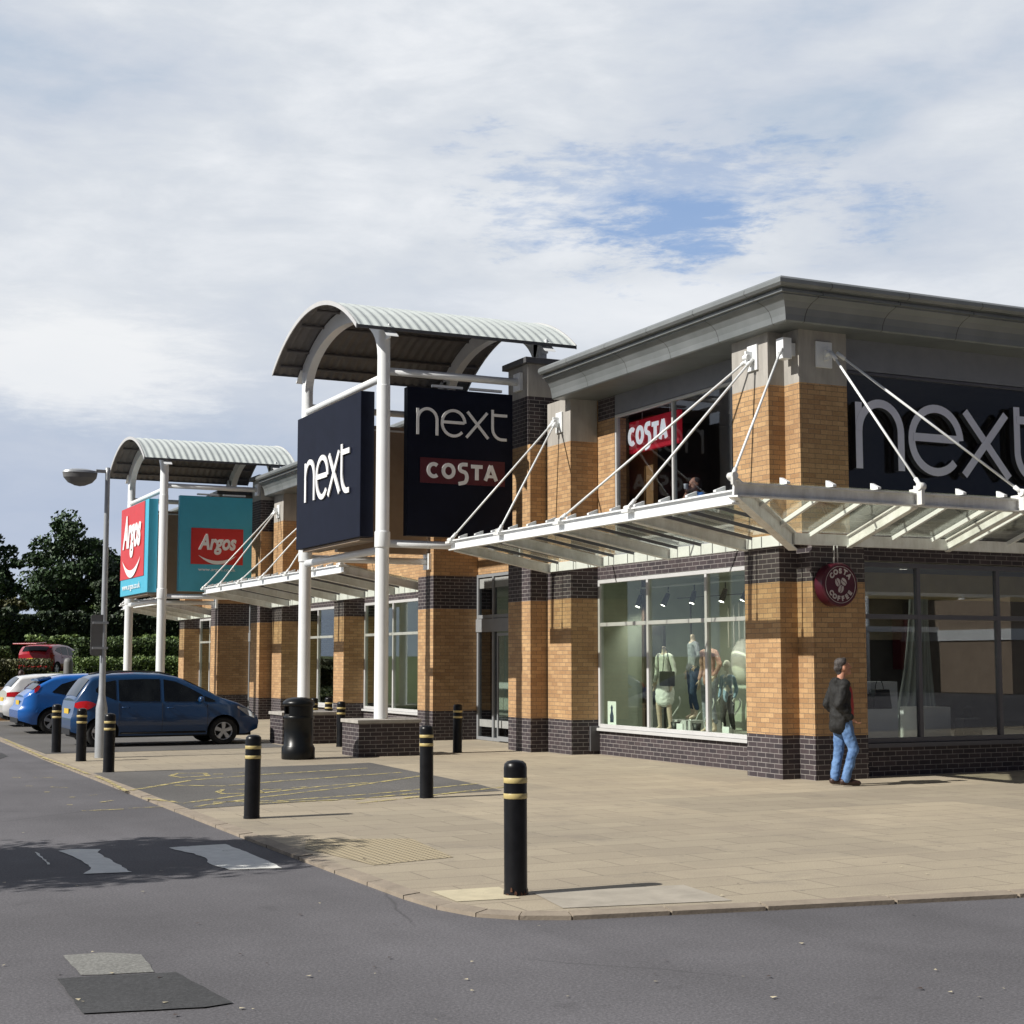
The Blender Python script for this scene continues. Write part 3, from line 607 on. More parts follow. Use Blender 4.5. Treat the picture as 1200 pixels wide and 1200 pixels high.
# display posts inside the big window; dark panel stands in for a reflection
r = MB(); r.box(14.95, 15.03, 25.36, 25.45, .46, 3.3); r.box(15.9, 15.92, 22.6, 25.7, 2.97, 2.985); r.box(15.9, 15.92, 25.2, 25.22, .46, 2.97); pieces('display_frame', r, 'wood_dark', bld, True)
r = MB(); r.box(15.0, 15.06, 24.75, 25.35, .46, 2.42); obj('reflection_panel', r, 'room_dark', bld, True)
for k, (lx, ly) in enumerate(((17.6, 21.0), (19.8, 20.2), (16.0, 21.6))):
    cl_ = thing('ceiling_light', ['small round ceiling lamp behind the second pane of the right hand window', 'small round ceiling lamp behind the third pane of the right hand window', 'small round ceiling lamp near the corner inside the shop'][k], 'ceiling light', (lx, ly, 3.37), 'ceiling lamps inside the shop')
    m = MB(); m.lathe([(.09, 0), (.09, -.03), (.07, -.032)], n=20); obj('rim', m, 'frame_grey', cl_); m = MB(); m.lathe([(.001, -.02), (.068, -.022)], n=20); obj('bulb', m, 'bulb', cl_)
    lp = bpy.data.objects.new('bulb_light', bpy.data.lights.new('bulb_light', 'SPOT')); C.objects.link(lp); lp.parent = cl_; lp.location = (0, 0, -.06); lp.data.energy = 22; lp.data.spot_size = radians(165); lp.data.spot_blend = 1; lp.data.color = (1, .93, .8); lp.data.shadow_soft_size = .07
# wall vent box on pier, bell box
v = MB(); v.box(13.93, 14.13, 25.64, 25.688, .06, .53); obj('vent_cover', v, 'dark_flashing', bld, True, bevel=.006)

# ------------------------------------------------------------------ glass canopies
def canopy(label, A, Bside=None):
    """A: (y_south, y_north, joints[list of y]) along the west front"""
    xf_, zf, xb, zb = 11.45, 3.93, 13.5, 3.56
    ys, yn, joints = A
    t = thing('glass_canopy', label, 'canopy', (xb, ys, zb), 'glass canopies over the shopfronts')
    hip = Bside is not None
    z_at = lambda x: zb+(zf-zb)*(xb-x)/(xb-xf_)
    for y in joints:
        m = MB(); m.ibeam((xb, y, zb-.03), (xf_+.04, y, zf-.03), .10, .18, .02)
        m.box(xf_-.13, xf_+.1, y-.10, y+.10, zf+.03, zf+.07); m.tube([(xf_-.06, y-.09, zf+.10), (xf_-.06, y+.09, zf+.10)], .042, 10)
        obj('rafter', m, 'canopy_steel', t, True)
    ya = ys if not hip else 17.0
    m = MB(); m.ibeam((xf_, ya, zf), (xf_, yn, zf), .12, .19, .022); obj('front_beam', m, 'white_steel', t, True)
    back = MB(); yb = ys if not hip else 18.62
    back.box(xb-.04, xb+.04, yb, yn, 3.47, 3.64)
    obj('back_beam', back, 'white_steel', t, True)
    j = MB(); y = yb
    while y < yn: j.box(xb-.045, xb-.041, y-.008, y+.008, 3.475, 3.635); y += .68
    pieces('beam_joint', j, 'dark_flashing', t, True)
    gb = MB(); cl = MB(); y = (ys+.3) if not hip else 17.4
    while y < yn-.1:
        xe = xb if (not hip or y > 18.62) else xf_+(y-17.0)*(xb-xf_)/(18.62-17.0)
        if min(abs(y-q) for q in joints) > .15: gb.beam((xe, y, z_at(xe)+.06), (xf_+.02, y, zf+.06), .025, .05)
        cl.add([(xf_-.07, y-.03, zf+.1), (xf_+.09, y-.03, zf+.1), (xf_+.09, y-.03, zf+.19), (xf_-.07, y-.03, zf+.13), (xf_-.07, y+.03, zf+.1), (xf_+.09, y+.03, zf+.1), (xf_+.09, y+.03, zf+.19), (xf_-.07, y+.03, zf+.13)], [(0, 1, 2, 3), (7, 6, 5, 4), (0, 4, 5, 1), (1, 5, 6, 2), (2, 6, 7, 3), (3, 7, 4, 0)])
        y += .72
    pieces('glazing_bar', gb, 'frame_dark', t, True); pieces('glass_clip', cl, 'white_steel', t, True)
    g_ = MB()
    pl = [(xb, yn), (xf_+.02, yn), (xf_+.02, ya), (xb, yb)]
    g_.add([(x, y, z_at(x)+.095) for x, y in pl]+[(x, y, z_at(x)+.107) for x, y in pl], [(0, 1, 2, 3), (7, 6, 5, 4), (0, 4, 5, 1), (1, 5, 6, 2), (2, 6, 7, 3), (3, 7, 4, 0)]); obj('glass_sheet', g_, 'canopy_glass', t, True)
    if hip:
        yf, zf2, yb2 = 17.0, 4.05, 18.55; xe = 27
        z2 = lambda y: zb+(zf2-zb)*(yb2-y)/(yb2-yf)
        m = MB(); m.ibeam((xf_, yf, zf2-.02), (xe, yf, zf2-.02), .12, .19, .022); obj('front_beam', m, 'canopy_steel', t, True)
        m = MB(); m.box(xb, xe, yb2-.04, yb2+.04, 3.47, 3.64); obj('back_beam', m, 'canopy_steel', t, True)
        m = MB(); m.ibeam((xb+.05, 18.62, zb-.05), (xf_-.1, 16.9, zf2-.01), .13, .26, .025); m.tube([(xf_-.14, 16.93, zf2+.14), (xf_-.14, 16.79, zf2+.14)], .05, 10); m.obox((xf_-.1, 16.88, zf2+.1), (.09, .08, 0), (-.01, .012, 0), (0, 0, .08)); obj('hip_beam', m, 'canopy_steel', t, True)
        for x in Bside:
            m = MB(); m.ibeam((x, yb2, zb-.03), (x, yf+.04, zf2-.05), .10, .18, .02)
            m.box(x-.03, x+.03, yf-.16, yf+.1, zf2-.10, zf2+.13); m.tube([(x-.05, yf-.12, zf2+.16), (x+.05, yf-.12, zf2+.16)], .055, 12); obj('rafter', m, 'canopy_steel', t, True)
        gb = MB(); cl = MB(); x = 12.26
        while x < xe-.1:
            ye = yb2 if x > xb else 17.0+(x-xf_)*(18.62-17)/(xb-xf_)
            if min(abs(x-q) for q in Bside) > .2: gb.beam((x, ye, z2(ye)+.05), (x, yf+.02, zf2+.05), .05, .06)
            cl.add([(x-.03, yf-.07, zf2+.09), (x-.03, yf+.09, zf2+.09), (x-.03, yf+.09, zf2+.19), (x-.03, yf-.07, zf2+.12), (x+.03, yf-.07, zf2+.09), (x+.03, yf+.09, zf2+.09), (x+.03, yf+.09, zf2+.19), (x+.03, yf-.07, zf2+.12)], [(0, 1, 2, 3), (7, 6, 5, 4), (0, 4, 5, 1), (1, 5, 6, 2), (2, 6, 7, 3), (3, 7, 4, 0)])
            x += .77
        pieces('glazing_bar', gb, 'white_steel', t, True); pieces('glass_clip', cl, 'white_steel', t, True)
        g_ = MB(); pl = [(xf_+.05, yf+.02), (xe, yf+.02), (xe, yb2), (xb+.02, yb2)]
        g_.add([(x, y, z2(y)+.095) for x, y in pl]+[(x, y, z2(y)+.107) for x, y in pl], [(0, 1, 2, 3), (7, 6, 5, 4), (0, 4, 5, 1), (1, 5, 6, 2), (2, 6, 7, 3), (3, 7, 4, 0)]); obj('glass_sheet', g_, 'canopy_glass', t, True)
    return t
def tie(t, p0, p1, r=.019):
    p0, p1 = Vector(p0), Vector(p1); d = (p1-p0).normalized(); m = MB(); m.tube([p0, p1], r, 8); m.tube([p0, p0+d*.16], r*1.7, 8); m.tube([p1-d*.16, p1], r*1.7, 8); obj('tie_rod', m, 'white_steel', t, True)
def plateA(t, y, z, x=FA, w=.13):
    m = MB(); m.box(x-.035, x-.001, y-w, y+w, z-.20, z+.20); m.box(x-.16, x-.035, y-.02, y+.02, z-.1, z+.1); m.tube([(x-.13, y-.06, z), (x-.13, y+.06, z)], .05, 10); obj('anchor_plate', m, 'white_steel', t, True, bevel=.006)
def plateB(t, x, z, y=18.6, w=.15):
    m = MB(); m.box(x-w, x+w, y-.035, y-.001, z-.20, z+.20); m.box(x-.02, x+.02, y-.16, y-.035, z-.1, z+.1); m.tube([(x-.06, y-.13, z), (x+.06, y-.13, z)], .05, 10); obj('anchor_plate', m, 'white_steel', t, True, bevel=.006)
J1 = [19.75, 22.0, 24.3, 26.45]
c1 = canopy('white steel and glass canopy wrapping the near corner of the shop', (18.62, 26.55, J1), [14.5, 16.4, 18.3, 20.2, 22.1, 24.0])
F = (11.39, 4.03)
plateA(c1, 26.12, 6.36); tie(c1, (13.42, 26.16, 6.36), (F[0], 26.45, F[1])); tie(c1, (13.42, 26.08, 6.34), (F[0], 24.3, F[1]))
plateA(c1, 19.45, 6.42, 13.47); tie(c1, (13.42, 19.5, 6.42), (F[0], 22.0, F[1])); tie(c1, (13.42, 19.4, 6.40), (F[0], 19.75, F[1]))
m = MB(); m.box(13.50, 13.66, 18.72, 18.90, 6.30, 6.62); m.box(13.60, 13.90, 18.78, 18.97, 6.36, 6.56); obj('anchor_bracket', m, 'white_steel', c1, True, bevel=.006); tie(c1, (13.50, 18.76, 6.45), (11.32, 16.86, 4.2))
plateB(c1, 14.22, 6.40, 18.70); tie(c1, (14.2, 18.47, 6.40), (14.5, 16.88, 4.2)); tie(c1, (14.3, 18.47, 6.40), (16.4, 16.88, 4.2))
J2 = [32.72, 34.7, 36.8, 39.0, 41.1, 43.2, 45.0]
c2 = canopy('white steel and glass canopy between the two sign towers', (32.65, 45.1, J2))
plateA(c2, 44.6, 6.36); tie(c2, (13.42, 44.6, 6.36), (F[0], 45.0, F[1])); tie(c2, (13.42, 44.5, 6.34), (F[0], 43.2, F[1]))
plateA(c2, 39.0, 6.36); tie(c2, (13.42, 39.05, 6.36), (F[0], 41.1, F[1])); tie(c2, (13.42, 39.0, 6.34), (F[0], 39.0, F[1])); tie(c2, (13.42, 38.9, 6.34), (F[0], 36.8, F[1]))
J3 = [51.2, 53.1, 55.0, 57.0]
c3 = canopy('short white steel and glass canopy at the far end of the shops', (51.15, 57.1, J3))
plateA(c3, 56.6, 6.36); tie(c3, (13.42, 56.6, 6.36), (F[0], 57.0, F[1])); tie(c3, (13.42, 56.6, 6.34), (F[0], 55.0, F[1])); c3.location.z -= .2; c2.location.z -= .10

# ------------------------------------------------------------------ sign towers
def tower(label, dy, face, kind, dz=0):
    t = thing('sign_tower', label, 'sign tower', (10.3, 27.2+dy, 0), 'sign towers over the entrances')
    yr, yl, yc = 27.2+dy, 31.9+dy, 29.55+dy; X = 10.3
    arcR, apex = 4.5, 8.98
    rz = lambda y: apex-(arcR-sqrt(max(0, arcR**2-(y-yc)**2)))
    for y in (yr, yl):
        m = MB(); m.lathe([(.132, .66), (.132, 3.885), (.133, 3.895), (.148, 3.9), (.15, 3.91), (.15, 4.19), (.148, 4.2), (.133, 4.205), (.132, 4.215), (.132, 7.0), (.131, 7.01), (.124, 7.02), (.122, 7.03), (.122, rz(y)-.25)], (X, y, 0), 24)
        obj('column', m, 'white_steel', t, True)
        b = MB(); b.box(X-.6, X+.6, y-.45, y+.45, -.05, .61); o = obj('plinth', b, 'brick_dark', t, True)
        c = MB(); c.box(X-.63, X+.63, y-.48, y+.48, .61, .675); obj('coping', c, 'concrete_cap', o, True, bevel=.006)
    for z in (7.30, 3.98):
        m = MB()
        for y in (yr, yl): m.tube([(X+.1, y, z), (13.17, y, z)], .075, 12)
        m.tube([(X, yr+.1, z-.12), (X, yl-.1, z-.12)], .075, 12); pieces('cross_beam', m, 'white_steel', t, True)
    for y in (yr, yl):
        m = MB(); m.box(13.13, 13.198, y-.16, y+.16, 7.12, 7.48); m.box(13.13, 13.198, y-.16, y+.16, 3.80, 4.16); pieces('end_plate', m, 'white_steel', t, True, bevel=.005)
    for x in (X, 13.66):
        m = MB(); n = 26; a, b0, zc = 2.24, 1.0, 7.62
        for s in (-1, 1): pass
        outer = []; inner = []
        for i in range(n+1):
            th = pi*i/n; yy = yc+2.47*cos(th); outer.append((yy, rz(yy)-.05)); inner.append((yc+a*cos(th), zc+b0*sin(th)))
        for i in range(n):
            q = [outer[i], outer[i+1], inner[i+1], inner[i]]
            m.add([(x-.09, y, z) for y, z in q]+[(x+.09, y, z) for y, z in q], [(0, 1, 2, 3), (7, 6, 5, 4), (0, 4, 5, 1), (2, 6, 7, 3)]+([(0, 3, 7, 4)] if i == 0 else [])+([(1, 5, 6, 2)] if i == n-1 else []), 0)
        if x > 12:
            for y in (yr, yl): m.box(x-.09, x+.09, y-.12, y+.12, 7.7, rz(y)-.2)
        obj('arch_rib', m, 'white_steel', t, True)
        for s, y in ((-1, yr), (1, yl)):
            k = MB(); k.obox((x, y+s*.30, 8.02), (.12, 0, 0), (0, s*.16, -.12), (0, .008, .011)); k.obox((x, y+s*.20, 8.02), (.02, 0, 0), (0, .12, 0), (0, 0, .14)); obj('rib_bracket', k, 'white_steel', t, True)
    m = MB()
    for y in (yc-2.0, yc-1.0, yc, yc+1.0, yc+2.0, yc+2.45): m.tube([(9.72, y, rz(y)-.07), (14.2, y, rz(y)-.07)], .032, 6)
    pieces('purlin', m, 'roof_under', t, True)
    # corrugated barrel roof: corrugations run over the arch
    m = MB(); nx, na = 138, 22; x0, x1 = 9.62, 14.28
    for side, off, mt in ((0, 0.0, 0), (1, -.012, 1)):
        vs = []
        for j in range(na+1):
            y = yc+2.72*sin(radians(-90+180*j/na)) if False else yc-2.72+5.44*j/na; th = math.asin(max(-1, min(1, (y-yc)/arcR)))
            for i in range(nx+1):
                x = x0+(x1-x0)*i/nx; h = .013*(1 if math.sin(2*pi*i/6) > .2 else (-1 if math.sin(2*pi*i/6) < -.2 else 0))+off
                vs.append((x, y+h*sin(th), rz(y)+h*cos(th)))
        m.add(vs, [(j*(nx+1)+i, j*(nx+1)+i+1, (j+1)*(nx+1)+i+1, (j+1)*(nx+1)+i) for j in range(na) for i in range(nx)], mt, False)
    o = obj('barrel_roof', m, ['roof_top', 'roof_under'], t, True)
    for yy in (yc-2.72, yc+2.72): m = MB(); m.box(x0, x1, yy-.012, yy+.012, rz(yy)-.05, rz(yy)+.012); obj('eave_trim', m, 'dark_flashing', t, True)
    for xx in (x0-.01, x1+.01):
        e = MB()
        for j in range(na):
            ya, yb = yc-2.72+5.44*j/na, yc-2.72+5.44*(j+1)/na
            e.add([(xx-.01, y, rz(y)+d) for y, d in ((ya, .03), (yb, .03), (yb, -.06), (ya, -.06))]+[(xx+.01, y, rz(y)+d) for y, d in ((ya, .03), (yb, .03), (yb, -.06), (ya, -.06))], [(0, 1, 2, 3), (7, 6, 5, 4), (0, 4, 5, 1), (2, 6, 7, 3)])
        obj('edge_trim', e, 'frame_grey', t, True)
    # three sign boxes
    m = MB(); m.box(9.88, 10.16, yr+.10, yl-.65, 4.10, 6.90); p1 = obj('sign_box', m, face, t, True, bevel=.01)
    m = MB(); m.box(9.95, 10.3, yr+.3, yl-.9, 4.04, 4.095); obj('lamp_tray', m, 'tan_cladding', t, True)
    m = MB(); m.box(10.76, 13.0, yr-.10, yr+.10, 4.14, 7.02); p2 = obj('sign_box', m, face, t, True, bevel=.01)
    m = MB(); m.box(11.0, 13.1, yl-.1, yl+.1, 4.14, 6.98); obj('sign_box', m, 'tan_cladding', t, True, label='plain tan back of a sign box'); m = MB(); m.box(11.0, 13.1, yl-.12, yl-.1, 6.86, 6.90); obj('trim_strip', m, 'white_steel', t, True)
    m = MB(); m.box(11.3, 11.95, yr-.03, yr+.03, 7.06, 7.11); m.box(12.1, 12.8, yr-.03, yr+.03, 7.06, 7.11); pieces('hanger', m, 'white_steel', t, True)
    if kind == 'next':
        mb = MB(); f = fA(9.88)
        for L in next_letters(-30.62-dy, 5.05, 2.78/3.65, .84, 0):
            for q, s in enumerate(L): ribbon(mb, s, .105, f, .012-.001*q, .035+.002*q)
        obj('lettering', mb, 'letter_white', p1, True)
        mb = MB(); f = fB(yr-.10)
        for L in next_letters(10.93, 6.10, 1.93/3.65, .52, 0):
            for q, s in enumerate(L): ribbon(mb, s, .055, f, .012-.001*q, .03+.002*q)
        obj('lettering', mb, 'letter_white', p2, True)
        m = MB(); m.box(11.02, 12.82, yr-.112, yr-.1, 5.17, 5.66); obj('red_panel', m, 'costa_red', p2, True)
        obj('lettering', costa(f, 11.92, 5.27, 1.52, .30, .014, .03), 'letter_white', p2, True)
    else:
        m = MB(); m.box(9.862, 9.88, 27.78+dy, yl-.67, 4.62, 6.88); obj('red_panel', m, 'argos_red', p1, True)
        f = fA(9.86); uc = -(27.78+dy+yl-.67)/2
        argos(p1, f, uc, 5.62, 3.1, .95, 'www.argos.co.uk', 4.28, .30)
        m = MB(); m.box(11.12, 12.72, yr-.116, yr-.1, 4.96, 6.05); obj('red_panel', m, 'argos_red', p2, True)
        argos(p2, fB(yr-.117), 11.92, 5.42, 1.36, .44, 'www.argos.co.uk', 4.76, .15)
    t.location.z += dz; return t
def fit_text(txt, fn, uc, v0, width, height, d0, d1, shear=0, bold=0):
    mb = font_mesh(txt, 1, lambda u, v, d: (u, v, d), 0, 1, 0, 0, shear, bold, 'LEFT')
    xs = [p.x for p in mb.v]; ys = [p.y for p in mb.v if True]; a, b = min(xs), max(xs); c, e = 0, .69
    mb.v = [Vector(fn(uc-width/2+(p.x-a)/(b-a)*width, v0+(p.y-c)/(e-c)*height, d0+(d1-d0)*p.z)) for p in mb.v]; return mb
def costa(fn, uc, v0, width, h, d0, d1):
    """bold rounded capitals, the S hanging below the line"""
    mb = MB(); u0 = uc-width/2; k = width/5.0; w = h*.24
    P = lambda i, pts: [(u0+(i+a)*k, v0+b*h) for a, b in pts]
    ribbon(mb, P(0, arc(.46, .5, .36, .40, 50, 310, 22)), w, fn, d0, d1)
    ribbon(mb, P(1, arc(.48, .5, .36, .40, 0, 360, 26)[:-1]), w, fn, d0, d1, closed=True)
    ribbon(mb, P(2, [(.80, .98)]+arc(.50, .74, .24, .24, 90, 235, 10)+arc(.52, .14, .24, .36, 65, -80, 10)+[(.18, -.30)]), w, fn, d0, d1)
    ribbon(mb, P(3, [(.06, .88), (.86, .88)]), w, fn, d0, d1); ribbon(mb, P(3, [(.46, .80), (.46, 0)]), w*1.05, fn, d0, d1+.001)
    ribbon(mb, P(4, [(.06, 0), (.45, 1.0)]), w, fn, d0, d1); ribbon(mb, P(4, [(.84, 0), (.45, 1.0)]), w, fn, d0, d1+.001); ribbon(mb, P(4, [(.24, .28), (.66, .28)]), w*.8, fn, d0, d1+.002)
    return mb
def argos(par, fn, uc, v0, width, h, url, vu, hu):
    obj('lettering', fit_text('Argos', fn, uc, v0, width*.86, h, .01, .025, .25, .035), 'letter_white', par, True)
    n = 24; mb = MB(); top = []; bot = []
    for i in range(n+1):
        s = -1+2*i/n; top.append((uc+s*width*.43, v0-h*.42-h*.38*(1-s*s))); bot.append((uc+s*width*.43, v0-h*.42-h*.62*(1-s*s)-.001))
    for i in range(n):
        q = [top[i], top[i+1], bot[i+1], bot[i]]; mb.add([fn(u, v, .025) for u, v in q], [(0, 1, 2, 3)])
    obj('smile_mark', mb, 'letter_white', par, True)
    obj('web_address', fit_text(url, fn, uc, vu, width*.84, hu*.62, .004, .012), 'letter_white', par, True)
tower('barrel roofed white steel tower with dark navy sign boxes beside the main entrance', 0, 'sign_navy', 'next')
tower('barrel roofed white steel tower with turquoise and red sign boxes, farther along the shops', 18.45, 'teal', 'argos', -.30)

# ------------------------------------------------------------------ big letters on the south front
t = thing('shopfront_lettering', 'large silver rounded letters standing off the dark upper glazing', 'sign', (15, 18.9, 4.7))
for L, nm in zip(next_letters(14.93, 4.72, 3.93/3.65, 1.06, 0), 'next'):
    mb = MB()
    for q, s in enumerate(L): ribbon(mb, s, .13, fB(18.95), .0, .10+.003*q, 0, 1)
    obj('letter', mb, ['letter_silver', 'letter_side'], t, True)
# hanging cafe sign inside the upper window
t = thing('window_sign', 'red rectangular sign with white capitals hung behind the upper window', 'sign', (14.5, 24, 5.6))
m = MB(); m.box(14.52, 14.60, 23.35, 25.12, 5.68, 6.28); p = obj('sign_board', m, 'added_glow_red', t, True); obj('lettering', costa(fA(14.52), -24.42, 5.82, 1.42, .35, .004, .02), 'added_glow_letter', p, True)
m = MB(); m.tube([(14.56, 24.7, 6.28), (14.56, 24.7, 6.45)], .012, 6); m.tube([(14.56, 23.7, 6.28), (14.56, 23.7, 6.45)], .012, 6); pieces('hanging_rod', m, 'frame_grey', t, True)
# round drum sign on the corner pier
t = thing('round_sign', 'round maroon drum sign hung from the canopy at the corner pier', 'sign', (14.2, 18.4, 2.88))
m = MB(); n = 40; R = .325; yF, yB = 18.36, 18.56
for (r0, ya, r1, yb) in ((R, yF+.02, R, yB), (R-.02, yF, R, yF+.02), (0.001, yF, R-.02, yF), (R, yB, .001, yB)):
    m.add([(14.2+r0*cos(2*pi*k/n), ya, 2.88+r0*sin(2*pi*k/n)) for k in range(n)]+[(14.2+r1*cos(2*pi*k/n), yb, 2.88+r1*sin(2*pi*k/n)) for k in range(n)], [(k, (k+1) % n, n+(k+1) % n, n+k) for k in range(n)], 0, r0 == r1)
drum = obj('drum', m, 'costa_maroon', t, True)
m = MB(); ribbon(m, arc(14.2, 2.88, .272, .272, 0, 360, 40)[:-1], .006, fB(yF), .001, .004, closed=True); obj('ring', m, 'costa_bean', drum, True)
mb = MB()
def round_text(txt, a0, a1, r, h, top):
    for i, ch in enumerate(txt):
        a = radians(a0+(a1-a0)*i/(len(txt)-1)); tmp = font_mesh(ch, h/.69, lambda u, v, d: (u, v, d), 0, 1, 0, 0, 0, .006)
        xs = [q.x for q in tmp.v]; cx = (min(xs)+max(xs))/2
        rot = (a-pi/2) if top else (a+pi/2)
        for q in tmp.v:
            u, v = q.x-cx, q.y-h/2; x = u*cos(rot)-v*sin(rot)+r*cos(a); z = u*sin(rot)+v*cos(rot)+r*sin(a); d = q.z
            q.x, q.y, q.z = 14.2+x, yF-.002-.004*d, 2.88+z
        mb.v += [] if False else []
        b = len(mb.v); mb.v += tmp.v; mb.f += [[b+k for k in f] for f in tmp.f]; mb.m += tmp.m; mb.sm += tmp.sm
round_text('COSTA', 140, 40, .205, .070, True); round_text('COFFEE', 215, 325, .205, .066, False)
obj('lettering', mb, 'costa_bean', drum, True)
mb = MB()
for cx, cz, ang in ((14.148, 2.915, 12), (14.258, 2.925, 38), (14.205, 2.815, -32)):
    ca, sa = cos(radians(ang)), sin(radians(ang))
    pts = [(cx+.046*cos(2*pi*k/24)*ca-.064*sin(2*pi*k/24)*sa, cz+.046*cos(2*pi*k/24)*sa+.064*sin(2*pi*k/24)*ca) for k in range(24)]
    mb.add([(u, yF-.004-cz*.0002, v) for u, v in pts], [tuple(range(24))], 0)
    q = [(cx+(-.012*sin(s*3.1))*ca-.07*s*sa, cz+(-.012*sin(s*3.1))*sa+.07*s*ca) for s in [-.95+.19*k for k in range(11)]]
    ribbon(mb, q, .010, fB(yF), .005, .0065, 1)
obj('bean_emblem', mb, ['costa_bean', 'costa_maroon'], drum, True)
m = MB(); m.tube([(14.17, 18.46, 3.2), (14.17, 18.46, 3.47)], .01, 6); m.tube([(14.23, 18.46, 3.2), (14.23, 18.46, 3.47)], .01, 6); pieces('hanger', m, 'frame_grey', t, True)
# small poster in the display window
t = thing('window_poster', 'small white poster with a dark figure taped inside the big window', 'poster', (14.2, 25.3, .6))
m = MB(); m.box(14.195, 14.2, 25.13, 25.45, .56, 1.0); obj('sheet', m, 'letter_white', t, True); m = MB(); m.lathe([(.001, .0), (.07, .0), (.075, .12), (.04, .2), (.035, .24), (.045, .28), (.001, .33)], (0, 0, 0), 10)
m.v = [Vector((14.193+p.x*.01, 25.29+p.y, .61+p.z)) for p in m.v]; obj('printed_figure', m, 'cloth_blue', t, True)

# ------------------------------------------------------------------ bollards
GB = 'black bollards with two gold bands on the pavement edge'
def bollard():
    t = thing('bollard', None, 'bollard', (0, 0, 0), GB); m = MB(); R = .088
    m.lathe([(.094, 0), (.09, .03), (R, .04), (R, .945), (.083, .975), (.06, .995), (.02, 1.003), (.0005, 1.004)], n=28); obj('post', m, 'bollard_black', t)
    for z0, z1 in ((.715, .755), (.832, .872)):
        m = MB(); m.lathe([(R+.0015, z0), (R+.003, z0+.002), (R+.003, z1-.002), (R+.0015, z1)], n=28); obj('gold_band', m, 'gold_band', t)
    return t
b0 = bollard()
rs = MB(); random.seed(5)
for k in range(26):
    a = random.uniform(0, 6.28); z0 = random.uniform(0, .05)*random.random(); h_ = random.uniform(.006, .03); w_ = random.uniform(.03, .12)
    rs.add([(.0965*cos(a+d), .0965*sin(a+d), zz_) for d, zz_ in ((-w_, z0), (w_, z0), (w_*.6, z0+h_), (-w_*.4, z0+h_*1.2))], [(0, 1, 2, 3)])
BOL = [((5.11, 10.6), 'nearest black bollard with gold bands and scuffed base at the pavement corner'), ((7.63, 18.47), 'black gold banded bollard at the front edge of the yellow hatched bay'), ((4.88, 16.93), 'black gold banded bollard beside the worn white road marking'),
       ((4.83, 24.87), 'black gold banded bollard immediately right of the lamp post base'), ((4.92, 27.82), 'middle one of the bollards by the dark blue car, left of the lamp post'), ((4.94, 30.6), 'leftmost black gold banded bollard, in front of the bright blue car'),
       ((11.9, 27.27), 'black gold banded bollard by the main entrance door'), ((10.56, 30.2), 'black gold banded bollard between the litter bin and the column plinth'), ((11.0, 33.3), 'black bollard half hidden behind the nearer column plinth, left of the column'), ((11.55, 33.9), 'black bollard half hidden behind the nearer column plinth, touching the column')]
for i, ((x, y), lab) in enumerate(BOL):
    o = b0 if i == 0 else copy_tree(b0); o.location = (x, y, 0); o['label'] = lab; o.scale = (1, 1, 1 if i == 0 else .925); o.rotation_euler = (radians(random.uniform(-.5, .5)), radians(random.uniform(-.5, .5)), 0)

bn = b0; obj('rust_patch', rs, 'rust', b0, kind='stuff')
# ------------------------------------------------------------------ litter bin
t = thing('litter_bin', 'black round topped litter bin beside the tower plinth', 'bin', (8.55, 26.75, 0))
m = MB(); m.lathe([(.29, 0), (.30, .02), (.30, .20), (.285, .22), (.285, .235), (.265, .25), (.262, .70), (.275, .715), (.275, .76), (.262, .775)], n=32); obj('body', m, 'bin_black', t)
m = MB(); n = 32
for k in range(n):
    a0, a1 = 2*pi*k/n, 2*pi*(k+1)/n; am = (a0+a1)/2
    if abs(((am-radians(180)+pi) % (2*pi))-pi) < .62 or abs(((am-radians(0)+pi) % (2*pi))-pi) < .62: continue
    m.add([(r*cos(a), r*sin(a), z) for r in (.25, .27) for a in (a0, a1) for z in (.775, .97)], [(0, 2, 3, 1), (4, 5, 7, 6), (0, 1, 5, 4), (2, 6, 7, 3)])
pieces('hood_wall', m, 'bin_black', t)
m = MB(); m.lathe([(.27, .95), (.29, .965), (.29, 1.0), (.275, 1.03), (.22, 1.075), (.12, 1.10), (.001, 1.105)], n=32); obj('hood', m, 'bin_black', t)
m = MB(); m.lathe([(.25, .3), (.25, .80), (.001, .80)], n=24); obj('liner', m, 'rubber', t)

# ------------------------------------------------------------------ lamp post
t = thing('lamp_post', 'grey steel lamp post with a shallow bowl lantern over the car park', 'street lamp', (5.41, 28.64, 0))
m = MB(); m.lathe([(.105, 0), (.105, .9), (.075, 1.05), (.06, 1.15), (.052, 3.0), (.045, 5.2), (.045, 5.32), (.001, 5.33)], n=20); obj('pole', m, 'galv', t)
m = MB(); m.box(-.22, .05, -.03, .03, 5.22, 5.28); m.box(-.05, .05, -.05, .05, 4.25, 5.3) if False else None; obj('arm', m, 'galv', t, bevel=.01)
m = MB(); n = 24
for (ra, za, rb, zb) in ((1, 5.20, .92, 5.24), (.92, 5.24, .5, 5.27), (.5, 5.27, .01, 5.28)):
    m.add([(-.50+.32*ra*cos(2*pi*k/n), .17*ra*sin(2*pi*k/n), za) for k in range(n)]+[(-.50+.32*rb*cos(2*pi*k/n), .17*rb*sin(2*pi*k/n), zb) for k in range(n)], [(k, (k+1) % n, n+(k+1) % n, n+k) for k in range(n)], 0, True)
l = obj('lantern', m, 'galv', t)
m = MB()
